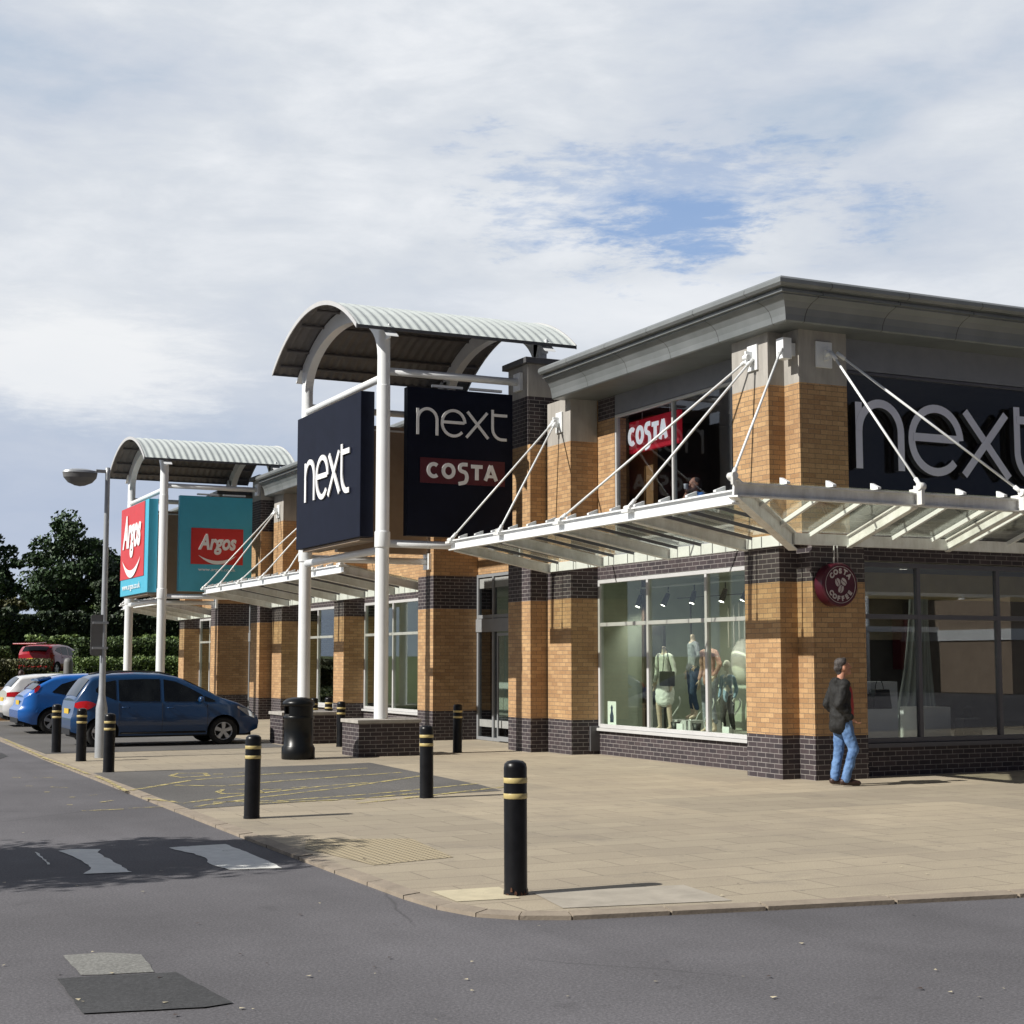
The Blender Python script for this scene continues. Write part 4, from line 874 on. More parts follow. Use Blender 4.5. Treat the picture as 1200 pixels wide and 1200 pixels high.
for (ra, za, rb, zb) in ((1, 5.195, .95, 5.11), (.95, 5.11, .7, 5.02), (.7, 5.02, .3, 4.965), (.3, 4.965, .01, 4.95)):
    m.add([(-.50+.315*ra*cos(2*pi*k/n), .165*ra*sin(2*pi*k/n), za) for k in range(n)]+[(-.50+.315*rb*cos(2*pi*k/n), .165*rb*sin(2*pi*k/n), zb) for k in range(n)], [(k, (k+1) % n, n+(k+1) % n, n+k) for k in range(n)], 0, True)
obj('bowl', m, 'sign_back', l)
t = thing('parking_sign', 'grey back of a tall rounded sign plate clamped to the lamp post', 'sign', (5.36, 28.56, 1.85))
m = MB(); pts = arc(.08, .70, .05, .05, 0, 90, 5)+arc(-.08, .70, .05, .05, 90, 180, 5)+arc(-.08, .05, .05, .05, 180, 270, 5)+arc(.08, .05, .05, .05, 270, 360, 5)
m.prism(pts, lambda u, v, d: (u-.06, d+.03, v), 0, .015); obj('plate', m, 'sign_back', t)
m = MB(); m.box(-.16, .12, -.005, .029, .12, .16); m.box(-.16, .12, -.005, .029, .58, .62); obj('clamp', m, 'galv', t)

# ------------------------------------------------------------------ cars
def lerp(tab, x):
    for (a, b), (c, d) in zip(tab, tab[1:]):
        if x <= c: k = (x-a)/(c-a) if c > a else 0; k = max(0, min(1, k)); return b+(d-b)*k
    return tab[-1][1]
def smooth_tab(tab, x, r=.06): return (lerp(tab, x-r)+2*lerp(tab, x)+lerp(tab, x+r))/4
def make_car(label, loc, spec, rz=0, simple=False, group=None):
    """x runs from the tail (0) to the nose (L); y across; built to the outline seen side-on"""
    t = thing(spec.get('name', 'parked_car'), label, 'car', loc, group, rz)
    L, Wd, top, belt = spec['L'], spec['W']/2, spec['top'], spec['belt']; wheels = spec['wheels']; wr = spec['wr']; paint = spec['paint']
    def wx(x):
        e = .42; k = 1.0
        if x < e: k = 1-.17*((e-x)/e)**2.2
        if x > L-.75: k = 1-.30*((x-L+.75)/.75)**2.2
        return Wd*k
    def hw(x, z):
        b = lerp(belt, x); f = 1.0
        if z < .50: f -= .10*((.50-z)/.35)**1.5 if z < .5 else 0
        if z > .62: f -= .035*min(1, (z-.62)/max(.1, b-.62))
        if z > b: f -= .19*((z-b)/.62)
        return wx(x)*f
    def zb(x):
        z = .24 if .25 < x < L-.3 else .24+.1*(1-min(x, L-x)/.3)
        z = max(z, .24) 
        for c in wheels:
            d = abs(x-c); R = wr+.055
            if d < R: z = max(z, wr+sqrt(R*R-d*d))
        return z
    def xoff(x, z):   # rake of the tail and nose
        o = 0
        if x < .5: o += (.5-x)/.5*lerp(spec['tail'], z)
        if x > L-.5: o -= (x-L+.5)/.5*lerp(spec['nose'], z)
        return o
    xs = sorted(set([round(L*i/90, 4) for i in range(91)]+[round(c+s*(wr+.055)*k, 4) for c in wheels for s in (-1, 1) for k in (1, .995, .97, .93, .85)])); xs = [x for x in xs if 0 <= x <= L]
    NR = 16; NT_ = 6; m = MB(); vs = []
    for x in xs:
        a, b = zb(x), max(zb(x)+.05, smooth_tab(top, x)); ring = []
        for k in range(NR+1):
            z = a+(b-.02-a)*k/NR; ring.append((x+xoff(x, z), -hw(x, z), z))
        h = hw(x, b)
        for k in range(1, NT_): s = -1+2*k/NT_; ring.append((x+xoff(x, b), h*.965*s, b+.045*(1-s*s)*(1 if b > 1.1 else .8)))
        for k in range(NR, -1, -1):
            z = a+(b-.02-a)*k/NR; ring.append((x+xoff(x, z), hw(x, z), z))
        vs += ring
    n = 2*(NR+1)+NT_-1
    fs = [(i*n+k, i*n+k+1, (i+1)*n+k+1, (i+1)*n+k) for i in range(len(xs)-1) for k in range(n-1)]
    m.add(vs, fs, 0, True); 
    m.add(vs[:n], [(k, n-1-k, n-2-k, k+1) for k in range(n//2-1)]+[], 0, False); m.add(vs[-n:], [(k, k+1, n-2-k, n-1-k) for k in range(n//2-1)], 0, False)
    body = obj('body', m, paint, t)
    m = MB(); m.box(.15, L-.2, -Wd*.80, Wd*.80, .20, .62); 
    for c in wheels: pass
    obj('underbody', m, 'rubber', t)
    m = MB(); m.box(.9, 3.0 if L > 3.3 else 2.4, -Wd*.7, Wd*.7, .62, .80)
    for sx in (1.1, 2.15):
        for sy in (-.38, .38): m.box(sx, sx+.16, sy-.24, sy+.24, .8, 1.12); m.box(sx+.02, sx+.12, sy-.12, sy+.12, 1.12, 1.3)
    obj('seats', m, 'seat_dark', t)
    def sidepanel(name, poly_top, poly_bot, mat, off=.006, par=None, nseg=18, sides=(-1, 1)):
        x0 = max(poly_top[0][0], poly_bot[0][0]); x1 = min(poly_top[-1][0], poly_bot[-1][0])
        for s in sides:
            p = MB(); vs = []
            for i in range(nseg+1):
                x = x0+(x1-x0)*i/nseg; z0, z1 = lerp(poly_bot, x), lerp(poly_top, x)
                for k in range(5): z = z0+(max(z1, z0+.002)-z0)*k/4; vs.append((x+xoff(x, z), s*(hw(x, z)+off), z))
            p.add(vs, [(i*5+k, i*5+k+1, (i+1)*5+k+1, (i+1)*5+k) for i in range(nseg) for k in range(4)], 0, True); obj(name, p, mat, par or t)
    for w_ in spec['windows']: sidepanel('side_window', w_[0], w_[1], 'car_pane')
    def across(name, x0, x1, inset, mat, off=.008, nn=8):
        p = MB(); vs = []
        for i in range(nn+1):
            x = x0+(x1-x0)*i/nn; z = smooth_tab(top, x); h = hw(x, z)*.965*inset
            for k in range(9): s = -1+2*k/8; vs.append((x+xoff(x, z)+(off*(-1 if x < L/2 else 1)), h*s, z+.045*(1-(s*inset)**2)*(1 if z > 1.1 else .8)+off*.8))
        p.add(vs, [(i*9+k, i*9+k+1, (i+1)*9+k+1, (i+1)*9+k) for i in range(nn) for k in range(8)], 0, True); obj(name, p, mat, t)
    across('windscreen', *spec['screen'], 'car_pane'); across('rear_window', *spec['rear'], 'car_pane')
    for (tp, bt) in spec['lamps_r']: sidepanel('tail_light', tp, bt, 'tail_red', .012, nseg=8)
    for (tp, bt) in spec['lamps_f']: sidepanel('headlight', tp, bt, 'head_clear', .012, nseg=8)
    for c in wheels:
        for s in (-1, 1):
            y = s*(Wd-.115); m = MB(); n = 28; prof = [(wr*.62, -.09), (wr*.9, -.10), (wr, -.07), (wr, .07), (wr*.9, .10), (wr*.66, .095), (wr*.62, .07)]
            m.add([(c+r*cos(2*pi*k/n), y+s*d, wr+r*sin(2*pi*k/n)) for r, d in prof for k in range(n)], [(i*n+k, i*n+(k+1) % n, (i+1)*n+(k+1) % n, (i+1)*n+k) for i in range(len(prof)-1) for k in range(n)], 0, True)
            wh = obj('wheel', m, 'rubber', t)
            m = MB(); prof = [(wr*.66, .075), (wr*.62, .088), (wr*.58, .07), (wr*.56, .02)]
            m.add([(c+r*cos(2*pi*k/n), y+s*d, wr+r*sin(2*pi*k/n)) for r, d in prof for k in range(n)], [(i*n+k, i*n+(k+1) % n, (i+1)*n+(k+1) % n, (i+1)*n+k) for i in range(len(prof)-1) for k in range(n)], 0, True)
            ns = 5
            for q in range(ns):
                a = 2*pi*q/ns+.3; u = Vector((cos(a), 0, sin(a))); v = Vector((-sin(a), 0, cos(a))); cc = Vector((c, y+s*.06, wr))
                m.add([cc+u*.03+v*.035, cc+u*.03-v*.035, cc+u*wr*.6-v*.055, cc+u*wr*.6+v*.055]+[p_+Vector((0, s*.02, 0)) for p_ in (cc+u*.03+v*.03, cc+u*.03-v*.03, cc+u*wr*.6-v*.045, cc+u*wr*.6+v*.045)], [(0, 1, 2, 3), (7, 6, 5, 4), (0, 4, 5, 1), (1, 5, 6, 2), (2, 6, 7, 3), (3, 7, 4, 0)])
            m.tube([(c, y+s*.05, wr), (c, y+s*.085, wr)], .05, 12); obj('rim', m, 'alloy', wh)
            m = MB(); m.tube([(c, y-s*.02, wr), (c, y+s*.03, wr)], wr*.62, 20); obj('hub', m, 'rubber', wh)
    for s in (-1, 1):
        x = spec['mirror']; z = lerp(belt, x)+.03; m = MB(); vs = []
        m.lathe([(.001, -.075), (.05, -.065), (.075, -.03), (.078, .02), (.06, .06), (.001, .075)], (0, 0, 0), 12); m.v = [Vector((x+p.x*.75, s*(hw(x, z)+.09)+p.y*1.1, z+.05+p.z)) for p in m.v]
        obj('mirror', m, paint, t)
        for hx, hz in spec['handles']:
            m = MB(); m.tube([(hx-.08, s*(hw(hx, hz)+.012), hz), (hx-.05, s*(hw(hx, hz)+.03), hz), (hx+.05, s*(hw(hx, hz)+.03), hz), (hx+.08, s*(hw(hx, hz)+.012), hz)], .014, 6); obj('door_handle', m, paint, t)
    # shut lines of the doors
    m = MB()
    for s in (-1, 1):
        for dx in spec['shuts']:
            pts = []; 
            for k in range(9): z = .32+(lerp(belt, dx)-.33)*k/8; pts.append((dx, s*(hw(dx, z)+.002), z))
            m.tube(pts, .004, 4)
        pts = [(x_, s*(hw(x_, .30)+.004), .30) for x_ in (wheels[0]+wr+.09, L/2, wheels[1]-wr-.09)]; m.tube(pts, .022, 6)
    obj('shut_line', m, 'rubber', t)
    xr = lerp(spec['tail'], .78); m = MB(); m.box(xr-.022, xr-.004, -.26, .26, .72, .83); obj('number_plate', m, 'plate_yellow', t)
    m = MB(); m.box(.0+lerp(spec['tail'], .35)-.02, .12, -Wd*.72, Wd*.72, .27, .40); obj('rear_bumper_trim', m, 'black_plastic', t)
    if spec.get('rails'):
        for s in (-1, 1):
            pts = [(x_, s*(hw(x_, smooth_tab(top, x_))-.05), smooth_tab(top, x_)+.035+.02*(1 if 0 < i < 6 else 0)) for i, x_ in enumerate([spec['rails'][0]+(spec['rails'][1]-spec['rails'][0])*i/6 for i in range(7)])]
            m = MB(); m.tube(pts, .018, 8); obj('roof_rail', m, 'black_plastic', t)
    if spec.get('spoiler'):
        x_, z_ = spec['spoiler']; m = MB(); m.add([(x_-.14, y, z_-.01) for y in (-Wd*.66, Wd*.66)]+[(x_+.16, y, z_+.06) for y in (-Wd*.68, Wd*.68)]+[(x_-.14, y, z_-.045) for y in (-Wd*.66, Wd*.66)]+[(x_+.16, y, z_-.0) for y in (-Wd*.68, Wd*.68)], [(0, 1, 3, 2), (4, 6, 7, 5), (0, 4, 5, 1), (0, 2, 6, 4), (1, 5, 7, 3)]); obj('spoiler', m, paint, t)
    return t
def car_pane():
    t = NT('car_pane'); t.setb(Roughness=.04); t.b.inputs['Base Color'].default_value = (.006, .007, .008, 1); t.b.inputs['Specular IOR Level'].default_value = .35
    f = t.noise(2.5, 4, .6); t.col(t.ramp(f, [(.4, (.004, .005, .006)), (.7, (.014, .017, .018))]))
car_pane()
MPV = dict(L=4.1, W=1.76, wr=.31, wheels=(.62, 3.25), paint='paint_navy', belt=[(0, .98), (1, .98), (2.4, .95), (4.1, .86)],
    top=[(0, .99), (.07, 1.12), (.30, 1.40), (.42, 1.51), (.75, 1.565), (1.3, 1.59), (1.9, 1.57), (2.3, 1.50), (2.75, 1.28), (3.2, 1.05), (3.45, .97), (3.8, .86), (4.0, .74), (4.1, .62)],
    tail=[(.2, .06), (.45, 0), (.62, .0), (.75, .05), (1.0, .09), (1.6, .10)], nose=[(.2, .04), (.5, 0), (.8, .08), (1.2, .1)],
    windows=[([(.50, 1.26), (.62, 1.40), (.92, 1.455)], [(.50, 1.20), (.92, 1.02)]), ([(.98, 1.46), (1.5, 1.48), (1.86, 1.475)], [(.98, 1.0), (1.86, .98)]), ([(1.94, 1.47), (2.2, 1.42), (2.5, 1.28), (2.78, 1.12)], [(1.94, .98), (2.78, .97)]), ([(2.82, 1.10), (3.05, 1.0)], [(2.82, .97), (3.05, .96)])],
    screen=(2.42, 3.2, .92), rear=(.05, .36, .86), lamps_r=[([(.0, .96), (.10, 1.0), (.26, 1.01), (.40, .985), (.50, .94)], [(.0, .88), (.12, .825), (.28, .82), (.40, .86), (.50, .935)])], lamps_f=[([(3.55, .86), (3.8, .80), (4.0, .68)], [(3.55, .82), (3.8, .66), (4.0, .58)])],
    mirror=2.72, handles=((1.12, .86), (2.08, .84)), shuts=(.98, 1.90, 2.88), rails=(.6, 2.1))
HATCH = dict(L=4.3, W=1.80, wr=.315, wheels=(.80, 3.4), paint='paint_blue', belt=[(0, 1.0), (.6, 1.0), (1.4, .95), (2.6, .90), (4.3, .80)],
    top=[(0, .92), (.1, .99), (.25, 1.06), (.5, 1.22), (.8, 1.38), (1.1, 1.44), (1.7, 1.465), (2.1, 1.43), (2.5, 1.30), (3.0, 1.05), (3.25, .95), (3.7, .86), (4.1, .74), (4.3, .6)],
    tail=[(.2, .10), (.42, .0), (.6, .0), (.68, .08), (.9, .14), (1.3, .15)], nose=[(.2, .04), (.5, 0), (.8, .08), (1.2, .1)],
    windows=[([(.78, 1.05), (1.0, 1.24), (1.35, 1.345), (1.62, 1.365)], [(.78, 1.03), (1.1, .97), (1.62, .95)]), ([(1.69, 1.365), (2.0, 1.34), (2.3, 1.24), (2.68, 1.02)], [(1.69, .95), (2.68, .92)])],
    screen=(2.2, 3.05, .92), rear=(.28, .78, .84), lamps_r=[([(.3, 1.12), (.42, 1.2), (.5, 1.22)], [(.3, 1.02), (.42, 1.08), (.5, 1.18)])], lamps_f=[([(3.7, .82), (4.0, .72)], [(3.7, .74), (4.0, .62)])],
    mirror=2.58, handles=((1.9, .86),), shuts=(1.66, 2.86), spoiler=(.62, 1.36))
WHITE = dict(L=4.25, W=1.78, wr=.315, wheels=(.75, 3.35), paint='paint_white', belt=[(0, 1.02), (.6, 1.03), (1.4, .98), (2.6, .90), (4.3, .80)],
    top=[(0, .98), (.12, 1.1), (.32, 1.30), (.45, 1.40), (.9, 1.45), (1.5, 1.47), (2.0, 1.43), (2.5, 1.27), (3.0, 1.03), (3.25, .95), (3.7, .86), (4.1, .74), (4.25, .6)],
    tail=[(.2, .10), (.45, .0), (.62, .0), (.75, .08), (1.0, .10), (1.5, .12)], nose=[(.2, .04), (.5, 0), (.8, .08), (1.2, .1)],
    windows=[([(.62, 1.20), (.85, 1.32), (1.15, 1.36)], [(.62, 1.17), (1.15, 1.02)]), ([(1.2, 1.365), (1.8, 1.37)], [(1.2, 1.0), (1.8, .96)]), ([(1.87, 1.36), (2.1, 1.30), (2.6, 1.06)], [(1.87, .96), (2.6, .93)])],
    screen=(2.2, 3.05, .92), rear=(.13, .40, .84), lamps_r=[([(.0, .98), (.3, 1.0), (.5, .97)], [(.0, .86), (.3, .86), (.5, .94)])], lamps_f=[([(3.7, .82), (4.0, .72)], [(3.7, .74), (4.0, .62)])],
    mirror=2.55, handles=((1.3, .86), (2.0, .84)), shuts=(1.18, 1.84, 2.8))
RED = dict(WHITE); RED.update(paint='paint_red', tail=[(.2, .06), (.45, 0), (1.5, .05)])
make_car('dark navy blue people carrier with roof rails parked nose to the shops', (5.45, 32.85, 0), MPV).scale = (.965, 1, .935)
make_car('bright blue three door hatchback parked behind the navy people carrier', (5.3, 39.3, 0), HATCH).scale = (1, 1, .965)
make_car('white hatchback at the far left edge behind the bright blue one', (5.5, 43.6, 0), WHITE).scale = (1, 1, .94)
rc = make_car('red hatchback with its tailgate raised up on the hedged bank', (10.9, 75, terrain_z(12, 75)-.15), RED, rz=radians(52))
m = MB(); m.obox((-.28, 0, 1.52), (.46, 0, .03), (0, .62, 0), (0, 0, .03)); obj('tailgate', m, 'paint_red', rc, bevel=.02)

# ------------------------------------------------------------------ people and mannequins
def capsule(mb, p0, p1, r0, r1, n=12, sx=1):
    p0, p1 = Vector(p0), Vector(p1); d = (p1-p0); 
    if d.length < 1e-5: d = Vector((0, 0, 1e-3))
    dn = d.normalized(); pts = []; rs = []
    for k in range(5): a = pi/2*k/4; pts.append(p0-dn*r0*cos(a)); rs.append(max(.0005, r0*sin(a)))
    for k in range(5): a = pi/2*k/4; pts.append(p1+dn*r1*sin(a)); rs.append(max(.0005, r1*cos(a)))
    mb.tube(pts, rs, n)
def ellips(mb, c, r, n=16, rot=None):
    c = Vector(c); vs = []; fs = []
    for j in range(n+1):
        th = pi*j/n
        for k in range(n): ph = 2*pi*k/n; v = Vector((r[0]*max(.001, sin(th))*cos(ph), r[1]*max(.001, sin(th))*sin(ph), r[2]*cos(th))); vs.append(c+((rot @ v) if rot else v))
    for j in range(n):
        for k in range(n): fs.append((j*n+k, (j+1)*n+k, (j+1)*n+(k+1) % n, j*n+(k+1) % n))
    mb.add(vs, fs, 0, True)
def fused(name, mb, mat, parent, voxel=.012, smooth=4, label=None, fold=0, seed=0):
    o = obj(name, mb, mat, parent); r = o.modifiers.new('fuse', 'REMESH'); r.mode = 'VOXEL'; r.voxel_size = voxel; r.use_smooth_shade = True
    s = o.modifiers.new('smooth', 'SMOOTH'); s.factor = .5; s.iterations = smooth
    dg = bpy.context.evaluated_depsgraph_get(); me = bpy.data.meshes.new_from_object(o.evaluated_get(dg)); o.modifiers.clear(); o.data = me
    if fold:
        for v in me.vertices: v.co += v.normal*fold*(noise.noise(v.co*9+Vector((seed, 0, 0)))+.5*noise.noise(v.co*22))
    if not me.materials: me.materials.append(MATS[mat])
    for p in me.polygons: p.use_smooth = True
    if label: o['label'] = label
    return o
def head(mb, c, k=1., tilt=0, face=True):
    """head looking along +x; c is the centre of the skull"""
    R = Matrix.Rotation(tilt, 3, 'Y'); c = Vector(c); P = lambda x, y, z: c+R @ Vector((x*k, y*k, z*k))
    ellips(mb, P(-.005, 0, .02), (.098*k, .076*k, .105*k), 16, R); ellips(mb, P(.03, 0, -.055), (.058*k, .055*k, .062*k), 14, R)
    if face:
        capsule(mb, P(.09, 0, .015), P(.112, 0, -.022), .010*k, .016*k, 8); ellips(mb, P(.082, 0, -.062), (.018*k, .028*k, .010*k), 10, R); ellips(mb, P(.072, 0, -.098), (.022*k, .026*k, .02*k), 10, R)
        capsule(mb, P(.083, -.038, .035), P(.083, .038, .035), .013*k, .013*k, 8)
        for s in (-1, 1): ellips(mb, P(-.01, s*.078, -.005), (.022*k, .010*k, .032*k), 10, R)
def hand(mb, w, d, side, k=1., curl=.5, thumb=Vector((0, 0, 1))):
    """palm from wrist w along d, four fingers of different lengths and a thumb"""
    w = Vector(w); d = Vector(d).normalized(); s = Vector(side).normalized(); nrm = d.cross(s)
    for q in (-1, -.33, .33, 1): capsule(mb, w+s*q*.018*k, w+d*.085*k+s*q*.030*k, .014*k, .012*k, 8)
    for q, L in ((-1, .062), (-.33, .078), (.33, .082), (1, .072)):
        a = w+d*.088*k+s*q*.030*k; b = a+(d*(1-curl*.4)+nrm*curl*.6).normalized()*L*.5*k; c_ = b+(d*(1-curl)+nrm*curl*1.2).normalized()*L*.55*k
        capsule(mb, a, b, .0095*k, .0085*k, 8); capsule(mb, b, c_, .0085*k, .007*k, 8)
    a = w+d*.02*k+s*.028*k; b = a+(d*.6+s*.75+nrm*.2).normalized()*.045*k; c_ = b+(d*.9+s*.15+nrm*.3).normalized()*.035*k; capsule(mb, a, b, .013*k, .011*k, 8); capsule(mb, b, c_, .011*k, .008*k, 8)
# ---- walking man: faces +x (towards the right of the picture), looking up, hands by the jacket pockets
man = thing('person', 'man in black jacket and blue jeans walking beside the corner pier, looking up', 'person', (13.68, 17.72, 0), rz=radians(-18))
b = MB()
HIP = Vector((0, 0, .93)); NK = Vector((-.01, 0, 1.47)); HD = Vector((.035, 0, 1.655))
KN = {-1: Vector((.13, -.10, .52)), 1: Vector((-.02, .10, .50))}; AN = {-1: Vector((.0, -.10, .10)), 1: Vector((-.08, .11, .11))}
def limb(mb, pts, rs):
    for (p, q, r, s) in zip(pts, pts[1:], rs, rs[1:]): capsule(mb, p, q, r, s)
limb(b, [HIP, (0, 0, 1.15), (-.01, 0, 1.35), NK], [.13, .13, .13, .065]); limb(b, [NK, (.012, 0, 1.57)], [.062, .056]); head(b, HD, 1.0, radians(-16))
SH, EL, WR = {}, {}, {}
for s in (-1, 1):
    SH[s] = Vector((-.02, s*.19, 1.42)); EL[s] = Vector((-.13, s*.245, 1.14)); WR[s] = Vector((.06, s*.22, .95))
    limb(b, [(0, s*.05, 1.42), SH[s], EL[s], WR[s]], [.06, .055, .045, .032]); hand(b, WR[s], (.75, -s*.05, -.62), (0, -s, 0), 1, .5)
    limb(b, [(0, s*.09, .90), KN[s], AN[s]], [.088, .058, .042]); capsule(b, AN[s], AN[s]+Vector((.12, 0, -.055)), .04, .032)
fused('body', b, 'skin', man, .009, 3)
j = MB()
limb(j, [(-.01, 0, .92), (0, 0, 1.10), (-.02, 0, 1.30), (-.03, 0, 1.40)], [.150, .148, .155, .12])
for s in (-1, 1):
    capsule(j, (-.01, s*.06, .86), (-.02, s*.09, 1.30), .125, .12); capsule(j, (-.02, s*.06, 1.40), SH[s], .085, .085); limb(j, [SH[s], EL[s], WR[s]-Vector((.02, 0, -.02))], [.085, .072, .055])
capsule(j, (-.06, 0, .84), (-.05, 0, 1.0), .13, .13); capsule(j, (-.075, -.06, 1.475), (-.075, .06, 1.475), .05, .05)
jo = fused('jacket', j, 'jacket', man, .012, 4, fold=.016)
sh = MB(); limb(sh, [(.055, 0, .98), (.06, 0, 1.15), (.055, 0, 1.33), (.03, 0, 1.44)], [.115, .118, .105, .07]); fused('shirt', sh, 'shirt_red', man, .012, 3, fold=.006)
jn = MB(); capsule(jn, (0, -.05, .93), (0, .05, .93), .135, .135)
for s in (-1, 1): limb(jn, [(0, s*.08, .90), KN[s], AN[s]+Vector((-.005, 0, -.01))], [.108, .074, .064])
fused('jeans', jn, 'denim', man, .011, 3, fold=.013, seed=4)
for s in (-1, 1):
    so = MB(); a = AN[s]; capsule(so, (a.x-.035, a.y, .062), (a.x+.10, a.y, .055), .050, .045); capsule(so, (a.x+.10, a.y, .055), (a.x+.19, a.y, .042), .047, .036)
    o_ = fused('shoe', so, 'shoe_brown', man, .010, 3)
    for v in o_.data.vertices: v.co.z = max(v.co.z, .003)
hr = MB(); R = Matrix.Rotation(radians(-16), 3, 'Y')
for (x, y, z, r) in ((-.03, 0, .065, .088), (-.06, 0, .02, .075), (-.01, -.03, .085, .066), (-.01, .03, .085, .066), (-.065, 0, -.04, .055), (.04, 0, .105, .042), (-.04, -.042, .02, .040), (-.04, .042, .02, .040)): ellips(hr, HD+R @ Vector((x, y, z)), (r, r*.92, r))
fused('hair', hr, 'hair_grey', man, .010, 2, fold=.010)
# ---- cafe customer behind the upper window
p2 = thing('person', 'person in blue top seated behind the upper cafe window, hand raised to the face', 'person', (14.72, 23.1, 3.72), rz=radians(180))
b = MB(); limb(b, [(0, 0, .5), (0, 0, .9), (0, 0, 1.02)], [.13, .13, .055]); capsule(b, (0, 0, 1.0), (.01, 0, 1.08), .052, .05); head(b, (.03, 0, 1.18))
limb(b, [(0, -.18, .95), (.18, -.25, .78), (.16, -.06, 1.02)], [.05, .042, .03]); hand(b, (.16, -.06, 1.02), (-.1, .35, .9), (1, 0, 0), .9, .5)
limb(b, [(0, .18, .95), (.12, .24, .72), (.3, .05, .72)], [.05, .042, .03]); hand(b, (.3, .05, .72), (.6, -.8, 0), (1, .8, 0), .9, .3)
limb(b, [(0, -.09, .5), (.42, -.1, .52), (.42, -.1, .1)], [.08, .06, .045]); limb(b, [(0, .09, .5), (.42, .1, .52), (.42, .1, .1)], [.08, .06, .045]); fused('body', b, 'skin', p2, .011, 3)
j = MB(); limb(j, [(0, 0, .52), (0, 0, .9)], [.155, .155]); capsule(j, (0, -.16, .94), (0, .16, .94), .08, .08); limb(j, [(0, -.18, .95), (.12, -.23, .83)], [.075, .065]); limb(j, [(0, .18, .95), (.09, .23, .8)], [.075, .065]); fused('shirt', j, 'blue_shirt', p2, .012, 3, fold=.01)
h = MB(); ellips(h, (.0, 0, 1.22), (.105, .085, .09)); ellips(h, (-.03, 0, 1.17), (.08, .082, .10)); fused('hair', h, 'hair_grey', p2, .012, 2)
m = MB(); limb(m, [(0, -.09, .5), (.42, -.1, .52), (.42, -.1, .1)], [.095, .075, .06]); limb(m, [(0, .09, .5), (.42, .1, .52), (.42, .1, .1)], [.095, .075, .06]); fused('trousers', m, 'cloth_blue', p2, .014, 3)
m = MB(); m.lathe([(.02, 0), (.035, .005), (.042, .09), (.044, .095), (.036, .09)], n=16); cup = obj('coffee_cup', m, 'letter_white'); cup.location = (14.50, 23.09, 4.80); tag(cup, 'white cup held up by the person behind the upper window', 'cup')
st = thing('cafe_stool', 'dark cafe stool under the person behind the upper window', 'stool', (14.76, 23.1, 3.6)); m = MB(); m.lathe([(.001, .0), (.18, .0), (.18, .03), (.03, .05), (.03, .47), (.001, .47)], n=16); obj('leg', m, 'frame_grey', st); m = MB(); m.lathe([(.001, .45), (.18, .455), (.19, .49), (.001, .5)], n=16); obj('seat', m, 'wood_dark', st)
# ---- head and shoulders of someone beyond the white car
p3 = thing('person', 'person whose brown hair just shows above the white car roof', 'person', (6.75, 48.6, 0), rz=radians(70))
b = MB(); limb(b, [(0, 0, .85), (0, 0, 1.1), (0, 0, 1.2)], [.12, .12, .055]); capsule(b, (0, 0, 1.15), (.01, 0, 1.27), .05, .05); head(b, (.03, 0, 1.36))
for s in (-1, 1): limb(b, [(0, s*.17, 1.14), (-.03, s*.22, .88), (.1, s*.2, .68)], [.05, .042, .03]); hand(b, (.1, s*.2, .68), (.3, 0, -.9), (0, -s, 0)); limb(b, [(0, s*.08, .8), (.02, s*.09, .42), (0, s*.09, .08)], [.08, .055, .04]); capsule(b, (0, s*.09, .05), (.13, s*.09, .04), .04, .035)
fused('body', b, 'skin', p3, .012, 3); j = MB(); limb(j, [(0, 0, .75), (0, 0, 1.1)], [.14, .14]); 
for s in (-1, 1): limb(j, [(0, s*.1, 1.12), (0, s*.17, 1.12), (-.03, s*.22, .88), (.09, s*.2, .70)], [.08, .07, .06, .045])
fused('coat', j, 'box_brown', p3, .014, 3); m = MB()
for s in (-1, 1): limb(m, [(0, s*.08, .8), (.02, s*.09, .42), (0, s*.09, .1)], [.10, .075, .06])
fused('trousers', m, 'cloth_blue', p3, .014, 3); h = MB(); ellips(h, (.0, 0, 1.40), (.105, .085, .09)); ellips(h, (-.03, 0, 1.36), (.085, .085, .10)); fused('hair', h, 'shoe_brown', p3, .012, 2)
bw = MB(); bw.box(-.35, .35, -.15, .15, -.05, .98); o = obj('brick_wall', bw, 'brick_buff'); o.location = (6.05, 47.8, 0); tag(o, 'low orange brick wall end behind the white hatchback', 'wall')
